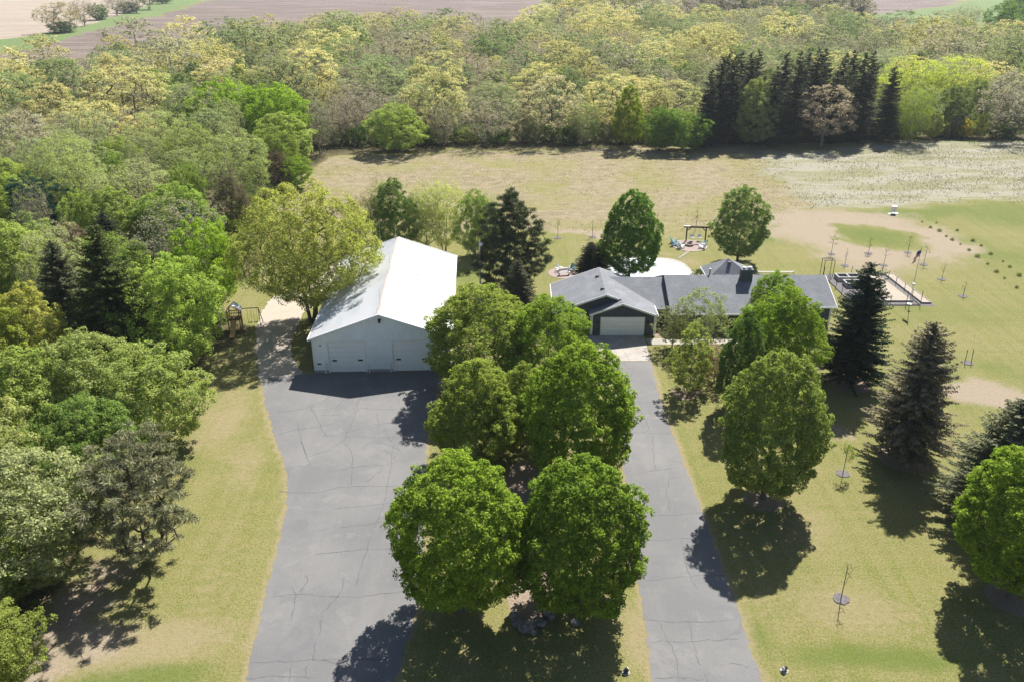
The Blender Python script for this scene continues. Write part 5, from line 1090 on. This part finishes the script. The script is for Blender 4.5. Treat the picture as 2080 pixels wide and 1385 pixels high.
for (x, y), s, a, b, cw in zip(cand, SD, nz, nz2, CW):
    left = y < 186 and x < -20
    if s < (3.6 if left else 2.2): continue
    if abs(x) > .655 * y + 9: continue
    if any((x - p[0]) ** 2 + (y - p[1]) ** 2 < (p[2] * .62 + 2.2) ** 2 for p in placed): continue
    q = rr.random(); lj = rr.uniform(.80, 1.12); j = lambda c: tuple(v * lj * rr.uniform(.965, 1.035) for v in c)
    if left:
        if y < 84: kind = 'box_elder' if q < .72 else ('wild_cherry' if q < .86 else 'cedar_tree')
        elif y < 140: kind = 'cedar_tree' if q < .24 else 'ash_tree' if q < .46 else 'willow_tree' if q < .74 else 'box_elder'
        else: kind = 'willow_tree' if q < .46 else 'ash_tree' if q < .66 else 'oak_tree' if q < .86 else 'box_elder'
    elif s < 11 and y < 225: kind = 'ash_tree' if q < .24 else 'willow_tree' if q < .50 else 'oak_tree' if q < .74 else 'box_elder' if q < .88 else 'aspen_tree'
    elif x > 95 and y < 320: kind = 'oak_tree' if q < .40 + .3 * (a - .5) else 'willow_tree' if q < .66 else 'aspen_tree' if q < .84 else 'ash_tree'
    else: kind = 'oak_tree' if q < .58 + .6 * (a - .5) else 'ash_tree' if q < .76 else 'aspen_tree' if q < .88 else 'willow_tree' if q < .96 else 'box_elder'
    if kind == 'oak_tree':
        T = T_oak[rr.randrange(3)]; w = cw * 1.02; h = min(17, 4.5 + cw * .66) * rr.uniform(.84, 1.18)
        col, cn = ((C_oak, 'pale yellow') if b < .45 else ((.23, .262, .125), 'olive yellow') if b < .62 else ((.275, .262, .18), 'tan budding') if b < .8 else ((.185, .23, .105), 'dull green'))
    elif kind == 'ash_tree':
        T = T_bare[rr.randrange(2)]; w = min(cw, 13.5) * 1.05; h = rr.uniform(10, 13.5); col, cn = ((.24, .225, .155), 'brownish half bare') if b < .5 else ((.29, .255, .19), 'pinkish budding')
    elif kind == 'aspen_tree':
        T = T_mid[2] if b < .5 else T_soft[2]; w = min(cw, 9.5); h = rr.uniform(10.5, 14); col, cn = ((.19, .235, .095), 'fresh green') if b < .5 else ((.19, .225, .115), 'soft green')
    elif kind == 'willow_tree':
        T = T_soft[rr.randrange(2)]; w = min(cw, 14) * 1.05; h = rr.uniform(10, 13.5); col, cn = ((.25, .27, .165), 'silvery green') if b < .55 else ((.25, .275, .135), 'pale green')
    elif kind == 'cedar_tree':
        T = T_cedar[0] if b < .6 else T_spruce[rr.randrange(2)]; w = rr.uniform(4.8, 7); h = rr.uniform(8, 11.5); col, cn = ((.13, .105, .07), 'rusty brown') if b < .45 else ((.065, .07, .035), 'dark olive')
    elif kind == 'wild_cherry':
        T = T_bare[0]; w = rr.uniform(6, 8); h = rr.uniform(7, 9); col, cn = (.24, .21, .13), 'grey twigged'
    else:
        T = T_mid[rr.randrange(3)]; w = min(cw, 12) * 1.05; h = rr.uniform(9, 12) * (.88 if y < 90 else 1); col, cn = ((.225, .275, .075), 'yellow green') if b < .5 else ((.18, .24, .058), 'leaf green')
    fill.append(dict(kind=kind, T=T, x=x, y=y, w=w, h=h * (1 if left or s > 11 else .93), col=j(col), cn=cn, left=left, s=s))
fill.sort(key=lambda d: math.hypot(d['x'], d['y']))
NEAR = [d for d in fill if math.hypot(d['x'], d['y']) < 262]; FAR = [d for d in fill if math.hypot(d['x'], d['y']) >= 262]
def zone(d):
    x, y = d['x'], d['y']; px = 1040 + F_PX * x / (y * math.cos(PITCH) + CAM_H * math.sin(PITCH))
    if d['left']:
        if y < 62: return 'lower left wood'
        if y < 84: return 'left wood by the lawn'
        if y < 118: return 'left wood by the shaggy spruce'
        if y < 150: return 'left wood round the blue pine'
        return 'left wood below the lime maple'
    depth = 'front row' if d['s'] < 11 else 'second rank' if y < 222 else 'deep wood'
    col = ('left of the lime maple' if px < 420 else 'right of the lime maple' if px < 720 else 'behind the cottonwood' if px < 800 else 'behind the barn' if px < 960 else 'behind the tall pine' if px < 1120 else
           'behind the garage' if px < 1240 else 'behind the fire pit' if px < 1420 else 'round the spruce grove' if px < 1800 else 'at the far right')
    return '%s %s' % (depth, col)
ORD = ['first', 'second', 'third', 'fourth', 'fifth', 'sixth', 'seventh', 'eighth', 'ninth', 'tenth', 'eleventh', 'twelfth', 'thirteenth', 'fourteenth', 'fifteenth', 'sixteenth', 'seventeenth', 'eighteenth', 'nineteenth', 'twentieth']
def number(ds, xkey):
    """members of one label told apart by their order from the left in the picture"""
    ds.sort(key=xkey); n = len(ds)
    for k, d in enumerate(ds):
        if n > 1: yield d, ', ' + ('leftmost one' if k == 0 else 'rightmost one' if k == n - 1 else '%s from left' % ORD[min(k, 19)])
byl = {}
for d in NEAR:
    d['size'] = 'tall' if d['h'] > 12.3 else 'low' if d['h'] < 10.4 else 'mid sized'
    d['label'] = '%s %s %s, %s' % (d['size'], d['cn'], d['kind'].replace('_tree', '').replace('_', ' '), zone(d)); byl.setdefault(d['label'], []).append(d)
for L, ds in byl.items():
    for d, t_ in number(ds, lambda d: d['x'] / d['y']): d['label'] += t_
for d in NEAR:
    g = 'trees of the left wood' if d['left'] else 'trees of the back wood'
    d['label'] = ' '.join(d['label'].split())
    plant(d['kind'], d['T'], d['x'], d['y'], d['h'], d['w'], d['col'], d['label'], 'tree', g)

# far trees beyond, hedgerow trees between the distant fields, and the wood beyond 260 m: one mass
def thin(T, frac, grow, seed):
    r = np.random.RandomState(seed); n = len(T['Q']); k = r.choice(n, int(n * frac), replace=False); V = T['V'].reshape(n, 4, 3)[k]; c = V.mean(1, keepdims=True); return (c + (V - c) * grow)
far_T = {id(T): thin(T, f, g, 5) for T, f, g in [(t, .42, 1.5) for t in T_oak] + [(t, .17, 2.1) for t in T_soft] + [(t, .11, 2.7) for t in T_mid] + [(t, .55, 1.45) for t in T_bare] + [(t, .10, 2.5) for t in T_spruce] + [(T_cedar[0], .15, 2.2)]}
VV = []; CC = []; TV = []; TF = []; tm = 0; fr = np.random.RandomState(9)
for d in FAR:
    L = far_T[id(d['T'])]; a = fr.uniform(0, 6.28); s = d['w'] / 2 / d['T']['R'] * 1.04; hz = d['h'] / d['T']['H']; ca, sa = math.cos(a) * s, math.sin(a) * s
    V = np.stack([L[..., 0] * ca - L[..., 1] * sa + d['x'], L[..., 0] * sa + L[..., 1] * ca + d['y'], L[..., 2] * hz], -1).reshape(-1, 3); 
    VV.append(V); CC.append(np.tile(np.array([*[v * 1.38 for v in d['col']], 1.0]), (len(V), 1)))
    an = np.arange(5) * 1.2566; ring = np.stack([np.cos(an), np.sin(an), an * 0], 1)
    TV.append(np.concatenate([ring * .3 + [d['x'], d['y'], -1], ring * .16 + [d['x'], d['y'], d['h'] * .7]])); k = np.arange(5); TF.append(np.stack([k, (k + 1) % 5, 5 + (k + 1) % 5, 5 + k], 1) + tm); tm += 10
V = np.concatenate(VV); me = bpy.data.meshes.new('woods'); fill_mesh(me, V, np.arange(len(V)).reshape(-1, 4)); me.materials.append(M_wood_leaf)
ca_ = me.color_attributes.new('tint', 'FLOAT_COLOR', 'POINT'); ca_.data.foreach_set('color', np.concatenate(CC).astype(np.float32).ravel())
wo = link('woods', me); tag(wo, 'wide oak wood stretching back from the field to the ploughed land', 'woods', kind='stuff')
wt = link('trunks', as_mesh('trunks', np.concatenate(TV), np.concatenate(TF), M_bark_pale), wo); wt['kind'] = 'stuff'

# hedgerow and field trees in the distance
def dist_row(rows, group):
    for (kind, T, px, py, h, w, col, lab) in rows:
        x, y = at(px, py); plant(kind, T, x, y, h, w, col, lab, 'tree', group)
dist_row([('oak_tree', T_oak[2], 125, 70, 17, 21, (.26, .23, .11), 'wide oak at the near end of the distant hedgerow'), ('ash_tree', T_bare[0], 172, 56, 16, 16, (.20, .16, .11), 'half bare ash next to the wide oak in the distant hedgerow'),
          ('box_elder', T_mid[0], 203, 44, 11, 13, (.11, .16, .05), 'low green tree in the middle of the distant hedgerow'), ('ash_tree', T_bare[1], 238, 34, 16, 18, (.17, .16, .09), 'half bare ash past the middle of the distant hedgerow'),
          ('ash_tree', T_bare[0], 276, 27, 17, 20, (.19, .18, .10), 'tall ash toward the far end of the distant hedgerow'), ('oak_tree', T_oak[1], 303, 18, 15, 18, (.16, .18, .07), 'olive oak toward the far end of the distant hedgerow'),
          ('box_elder', T_mid[1], 330, 8, 12, 20, (.09, .13, .04), 'dark green tree at the far end of the distant hedgerow'), ('box_elder', T_mid[1], 128, 72, 7, 14, (.08, .12, .04), 'dark bush under the wide oak of the distant hedgerow'),
          ('box_elder', T_mid[1], 262, 28, 8, 16, (.09, .13, .045), 'dark bush under the tall ash of the distant hedgerow')], 'trees of the distant hedgerow')
q = random.Random(4); far_row = []
cols_ = [((.20, .18, .10), 'brownish'), ((.25, .23, .10), 'pale olive'), ((.17, .19, .075), 'dull green')]
for k, px in enumerate(list(range(1405, 1745, 24))):
    c, cn = cols_[q.randrange(3)]; pos = ['first', 'second', 'third', 'fourth', 'fifth', 'sixth', 'seventh', 'eighth', 'ninth', 'tenth', 'eleventh', 'twelfth', 'thirteenth', 'fourteenth', 'fifteenth'][k]
    far_row.append((('ash_tree', 'oak_tree')[k % 2], (T_bare + T_oak)[q.randrange(5)], px, 60 - q.uniform(0, 4), q.uniform(18, 23), q.uniform(17, 22), c, '%s tree, %s from the left in the far row before the ploughed field' % (cn, pos)))
far_row += [('spruce_tree', T_spruce_far[0], 1678, 62, 12, 8, (.03, .045, .03), 'left small dark spruce at the right end of the far tree row'), ('spruce_tree', T_spruce_far[1], 1740, 66, 14, 11, (.03, .045, .03), 'right small dark spruce at the right end of the far tree row')]
dist_row(far_row, 'trees of the far row before the ploughed field')
row3 = [('ash_tree', T_bare[0], 1955, 70, 15, 19, (.22, .22, .10), 'pale half bare tree on the far green meadow'), ('box_elder', T_mid[0], 2035, 86, 19, 20, (.13, .20, .05), 'tall green tree at the top right corner, nearer one'), ('box_elder', T_mid[2], 2070, 70, 22, 19, (.14, .20, .06), 'tall green tree at the top right corner, farther one'),
        ('box_elder', T_mid[1], 2105, 95, 18, 20, (.12, .18, .045), 'tall green tree cut by the right edge near the top'), ('box_elder', T_mid[2], 2050, 50, 18, 16, (.15, .21, .06), 'slim green tree behind the top right corner pair'),
        ('oak_tree', T_oak[1], 1135, 55, 17, 26, (.17, .19, .07), 'dark green oak by the right end of the near ploughed field'), ('oak_tree', T_oak[0], 1185, 45, 19, 28, (.27, .26, .11), 'pale oak at the top of the picture, right of the ploughed field'),
        ('oak_tree', T_oak[2], 1240, 38, 19, 28, (.27, .25, .12), 'tan oak at the top of the picture behind the wood'), ('oak_tree', T_oak[1], 1300, 42, 18, 26, (.22, .22, .10), 'dull oak at the top of the picture behind the wood'),
        ('ash_tree', T_bare[1], 1355, 50, 19, 24, (.18, .16, .10), 'bare ash at the top of the picture left of the far tree row'), ('oak_tree', T_oak[2], 1165, 30, 19, 28, (.2, .21, .08), 'dull green oak farthest back at the top of the picture'),
        ('oak_tree', T_oak[1], 1270, 22, 19, 30, (.22, .22, .10), 'olive oak farthest back at the top of the picture'), ('willow_tree', T_soft[1], 1418, 78, 12, 17, (.26, .30, .13), 'rounded pale green willow in front of the far tree row'),
        ('oak_tree', T_oak[0], 820, 72, 14, 18, (.38, .33, .13), 'yellow oak sticking up against the ploughed field'), ('oak_tree', T_oak[1], 760, 78, 13, 17, (.36, .32, .14), 'pale oak left of the yellow one against the ploughed field'),
        ('oak_tree', T_oak[0], 875, 82, 12, 17, (.38, .33, .15), 'pale oak right of the yellow one against the ploughed field'), ('oak_tree', T_oak[2], 650, 92, 14, 18, (.36, .34, .13), 'yellow green oak at the left end of the pale oaks against the ploughed field'),
        ('ash_tree', T_bare[0], 905, 76, 10, 9, (.16, .18, .09), 'small grey green tree against the ploughed field')]
dist_row(row3, 'trees against the distant fields')

# ------------------------------------------------------------------ shrubs and undergrowth
q = random.Random(12); n_b = 0
def along(pts, step):
    out = []
    for a, b in zip(pts, pts[1:]):
        L = math.hypot(b[0] - a[0], b[1] - a[1]); n = max(1, int(L / step))
        for k in range(n): t = k / n; out.append((a[0] + (b[0] - a[0]) * t, a[1] + (b[1] - a[1]) * t))
    return out
edge_pts = along(P2([(645, 300), (800, 296), (1000, 292), (1200, 292), (1400, 292), (1560, 288), (1800, 280), (2080, 282)]), 3.1)
words_ = ['leafy', 'dark green', 'grey green', 'yellow green']
shl = {}
shr = []
for (x, y) in edge_pts:
    i = q.randrange(4); col = [(.12, .175, .045), (.07, .115, .028), (.15, .16, .085), (.18, .20, .06)][i]
    shr.append((x + q.uniform(-1.2, 1.2), y + q.uniform(-1, 3), q.uniform(3.2, 6.2), q.uniform(3.8, 6), col, words_[i], 'back'))
for (x, y) in along(WOOD_EDGE[1:-1], 3.4):
    i = q.randrange(4); col = [(.14, .19, .045), (.08, .13, .03), (.17, .17, .09), (.18, .21, .05)][i]
    shr.append((x - q.uniform(2.2, 5.2), y + q.uniform(-1.5, 1.5), q.uniform(1.8, 3.6), q.uniform(2.8, 4.6), col, words_[i], 'left'))
for (x, y, h, w, col, wd, side) in shr:
    px = 1040 + F_PX * x / (y * math.cos(PITCH) + CAM_H * math.sin(PITCH))
    if side == 'back':
        z_ = ('left end of the hay field', 'field behind the barn', 'field behind the garage', 'field behind the chimney', 'spruce grove', 'pale straw ground')[0 if px < 780 else 1 if px < 1000 else 2 if px < 1240 else 3 if px < 1420 else 4 if px < 1800 else 5]
        lab = '%s shrub, wood edge by the %s' % (wd, z_); g = 'shrubs along the far field edge: ' + lab
    else:
        z_ = 'bottom left corner' if y < 46 else 'open pine' if y < 60 else 'leaning box elder' if y < 76 else 'playset' if y < 98 else 'cottonwood' if y < 125 else 'silvery willows'
        lab = '%s shrub, left wood foot by the %s' % (wd, z_); g = 'shrubs at the foot of the left wood: ' + lab
    if abs(x) > .66 * y + 6: continue
    o = plant('shrub', T_bush[q.randrange(2)], x, y, h, w, lum(col, q.uniform(.85, 1.15)), lab, 'shrub', g.split(':')[0]); shl.setdefault(lab, []).append(o)
for lab, os_ in shl.items():
    for o, t_ in number(os_, lambda o: o.location.x / o.location.y): o['label'] = lab + t_
# foundation shrubs by the house front and barn
for (x, y, h, w, col, lab) in [(17.3, 89.3, 1.0, 1.3, (.07, .10, .03), 'small dark shrub in the corner beside the garage'), (19.3, 88.6, .9, 1.2, (.10, .14, .04), 'small green shrub under the left house window'), (22.0, 88.7, 1.0, 1.4, (.09, .13, .035), 'small green shrub left of the house door'),
                               (25.8, 88.6, 1.1, 1.5, (.14, .08, .06), 'small reddish shrub under the middle house window'), (31.2, 88.4, 1.2, 1.6, (.10, .14, .04), 'small green shrub under the right house window'), (4.3, 92.4, 1.3, 1.0, (.16, .11, .07), 'small brown shrub by the left wall of the garage'),
                               (25.2, 104.8, 1.6, 2.2, (.05, .085, .03), 'dark green shrub behind the left corner of the hipped back room'), (32.2, 103.2, 1.5, 2.6, (.045, .08, .03), 'dark green shrub behind the right corner of the hipped back room'), (18.4, 101.2, 1.5, 2.4, (.16, .20, .08), 'pale shrub between the deep green maple and the pool')]:
    plant('shrub', T_bush[0], x, y, h, w, col, lab, 'shrub', 'shrubs round the house')
# low undergrowth and leaf litter on the wood floor
ug = np.random.RandomState(31); N = 60000
ux = ug.uniform(-190, 240, N); uy = ug.uniform(36, 250, N); k = (sdf(WOOD, ux, uy) > .3) & (np.abs(ux) < .66 * uy + 8); ux, uy = ux[k], uy[k]; m = len(ux)
uc = np.stack([ux, uy, ug.uniform(.05, .5, m) ** 1.5], 1); V, Q = leaf_quads(uc, unit(ug.normal(size=(m, 3)) * .7 + [0, 0, .9]), ug.uniform(.15, .42, m), .5, ug)
me = bpy.data.meshes.new('undergrowth'); fill_mesh(me, V, Q); me.materials.append(M_wood_leaf); ca_ = me.color_attributes.new('tint', 'FLOAT_COLOR', 'POINT')
pal = np.array([(.10, .14, .035, 1), (.14, .17, .05, 1), (.16, .12, .07, 1), (.08, .11, .03, 1)]); ca_.data.foreach_set('color', np.repeat(pal[ug.randint(0, 4, m)], 4, 0).astype(np.float32).ravel())
tag(link('undergrowth', me), 'low green and brown undergrowth on the floor of the wood', 'undergrowth', kind='stuff')

# tufts of grass and weeds on field and rough ground: too many to count
def tufts(name, poly_fn, N, box, size, cols, label, seed, lo=.0):
    r = np.random.RandomState(seed); x = r.uniform(box[0], box[1], N); y = r.uniform(box[2], box[3], N); k = poly_fn(x, y, r); x, y = x[k], y[k]; m = len(x); B = 5
    c = np.repeat(np.stack([x, y, np.zeros(m)], 1), B, 0); a = r.uniform(0, 6.283, m * B); h = np.repeat(r.uniform(*size, m), B) * r.uniform(.6, 1.2, m * B); lean = r.uniform(.15, .8, m * B)
    d = np.stack([np.cos(a), np.sin(a), np.zeros(m * B)], 1); w = np.stack([-np.sin(a), np.cos(a), np.zeros(m * B)], 1) * (h * .17)[:, None]
    c = c + d * .04; top = c + d * (h * lean)[:, None] + np.array([0, 0, 1]) * h[:, None]; mid = c + d * (h * lean * .35)[:, None] + np.array([0, 0, .55]) * h[:, None]
    V = np.stack([c, mid + w, top, mid - w], 1).reshape(-1, 3); me = bpy.data.meshes.new(name); fill_mesh(me, V, np.arange(len(V)).reshape(-1, 4)); me.materials.append(M_wood_leaf)
    ca_ = me.color_attributes.new('tint', 'FLOAT_COLOR', 'POINT'); pal = np.array([(*c_, 1) for c_ in cols]); ca_.data.foreach_set('color', np.repeat(pal[r.randint(0, len(cols), m)], 4 * B, 0).astype(np.float32).ravel())
    return tag(link(name, me), label, 'grass', kind='stuff')
tufts('field_weeds', lambda x, y, r: (sdf(FIELD, x, y) > 0) & (vnoise(x, y, 5, 41) * .5 + vnoise(x, y, 1.6, 42) * .5 > r.uniform(.35, .75, len(x))), 60000, (-62, 95, 120, 192), (.06, .16), [(.27, .26, .10), (.24, .22, .10), (.32, .27, .17), (.27, .25, .12)], 'low yellow green weeds scattered over the hay field', 51)
tufts('straw_grass', lambda x, y, r: (sdf(STRAW, x, y) > -1.5) & (vnoise(x, y, 7, 43) * .6 + vnoise(x, y, 2, 44) * .4 > r.uniform(.2, .8, len(x))), 40000, (52, 150, 132, 205), (.08, .24), [(.31, .30, .27), (.27, .255, .22), (.34, .33, .30), (.22, .235, .14)], 'pale dead grass on the rough ground at the right', 52)

# ------------------------------------------------------------------ saplings with mulch rings, seedling rows
def sapling(px, py, h, lab, leafy=0, ring=.55, grp='staked saplings in mulch rings', base=None):
    x, y = at(px, py); q = random.Random(int(px * 3 + py)); r = empty('sapling', (x, y, 0), q.uniform(0, 6), lab, 'sapling', grp)
    T = []; rs_ = np.random.RandomState(int(px + py)); n = 16 if not leafy else 14
    for k in range(n): a = rs_.uniform(0, 6.28); z = rs_.uniform(.45, 1.0); T.append((math.cos(a) * h * .24 * (1.25 - z), math.sin(a) * h * .24 * (1.25 - z), z * h))
    tv, tq = skeleton(rs_, np.array(T), h, h * .35, .035, top=.95, tip=.010, sides=4, bend=.02); link('trunk', as_mesh('trunk', tv, tq, M_bark), r)
    if leafy:
        V, Q = clump_leaves(rs_, np.array(T), h * .2, h * .7, h * .10, int(leafy), .055, .6); c = link('crown', as_mesh('crown', V, Q, M_leaf), r); c.color = (.19, .25, .04, 1)
    if ring:
        mb = MB(); n = 14; mb.prism([(ring * (1 + .1 * math.sin(3 * k)) * math.cos(2 * math.pi * k / n), ring * (1 + .08 * math.cos(5 * k)) * math.sin(2 * math.pi * k / n)) for k in range(n)], -.02, .05); mb.build('mulch_ring', M_mat, r)
    return r
R2 = lambda x, y: (1600 + x / 3.848, 360 + y / 3.848)
for (p, h, lab, lf) in [((340, 602), 3.0, 'yellow green sapling at the left end of the far row of saplings', 14), ((630, 597), 2.4, 'leafy sapling in the middle of the far row of saplings', 16), ((938, 590), 2.6, 'sapling at the right end of the far row, left of the flag', 10),
                        ((1062, 684), 3.0, 'slim sapling in a mulch ring right of the flag', 5), ((1205, 799), 2.4, 'bare sapling in a mulch ring halfway down the right lawn', 0), ((1370, 932), 2.2, 'bare sapling in the mulch ring farthest out on the right lawn', 0),
                        ((750, 690), 3.0, 'sapling behind the top corner of the kitchen garden', 4), ((447, 692), 2.6, 'bare sapling behind the garden arbor', 0)]: sapling(*R2(*p), h, lab, lf)
sapling(1712, 962, 2.9, 'leafy green sapling between the lawn maple and the middle spruce', 34); sapling(1708, 1216, 3.2, 'bare sapling in a mulch ring in the middle of the front lawn', 0)
for (px, py, h, lab) in ((1133, 484, 3.0, 'thin sapling left of the deep green maple, at the field edge'), (1203, 482, 2.8, 'thin sapling close to the deep green maple, at the field edge')): sapling(px, py, h, lab, 5, .6, 'thin saplings at the field edge')
sapling(1333, 470, 3.0, 'thin sapling in the field right of the deep green maple', 5, 0, 'thin saplings at the field edge'); sapling(1413, 470, 3.6, 'thin orange tinged sapling behind the swing frame', 8, 0, 'thin saplings at the field edge')
ps_ = empty('plant_stakes', (*at(1966, 737), 0), 0, 'two dark stakes guarding a tiny plant on the right lawn', 'stakes')
for dx in (-.35, .35): mb = MB(); mb.bar((dx, 0, 0), (dx * .9, .1, 1.6), .05); mb.build('stake', M_black, ps_)
mb = MB(); mb.prism(circ(0, 0, .6, 12), -.02, .05); mb.build('mulch_ring', M_mat, ps_)
r1 = [(1873, 452), (1890, 463), (1908, 470), (1922, 481), (1934, 488), (1951, 497), (1968, 509), (1985, 522), (2006, 537), (2024, 553), (2040, 566), (2065, 585)]; r2 = [(1902, 454), (1944, 469), (1976, 490), (1993, 500), (2012, 517), (2037, 532), (2051, 543), (2070, 560)]
ordn = ['first', 'second', 'third', 'fourth', 'fifth', 'sixth', 'seventh', 'eighth', 'ninth', 'tenth', 'eleventh', 'last']
for nm, rw in (('left', r1), ('right', r2)):
    for k, (px, py) in enumerate(rw):
        s_ = .38 + (k * 7 % 5) * .1; plant('seedling', T_bush[k % 2], *at(px, py), .4 * s_ + .1, s_ * .9, (.16, .19, .07), '%s small plant from the far end of the %s planting row' % (ordn[k] if k < len(rw) - 1 else 'last', nm), 'plant', 'small plants in two rows on the right lawn')

# ------------------------------------------------------------------ the air between here and the far fields
mb = MB(); mb.box(-1550, 1550, -300, 2260, -6, 46); t = NT('haze'); pv = t.n('VolumePrincipled'); pv.inputs['Color'].default_value = (.80, .88, 1, 1); pv.inputs['Density'].default_value = .00010; pv.inputs['Anisotropy'].default_value = .3
t.t.links.new(pv.outputs[0], t.out.inputs['Volume']); hz_ = mb.build('haze', t.m); hz_['kind'] = 'stuff'; hz_['label'] = 'thin pale haze in the air over the fields'
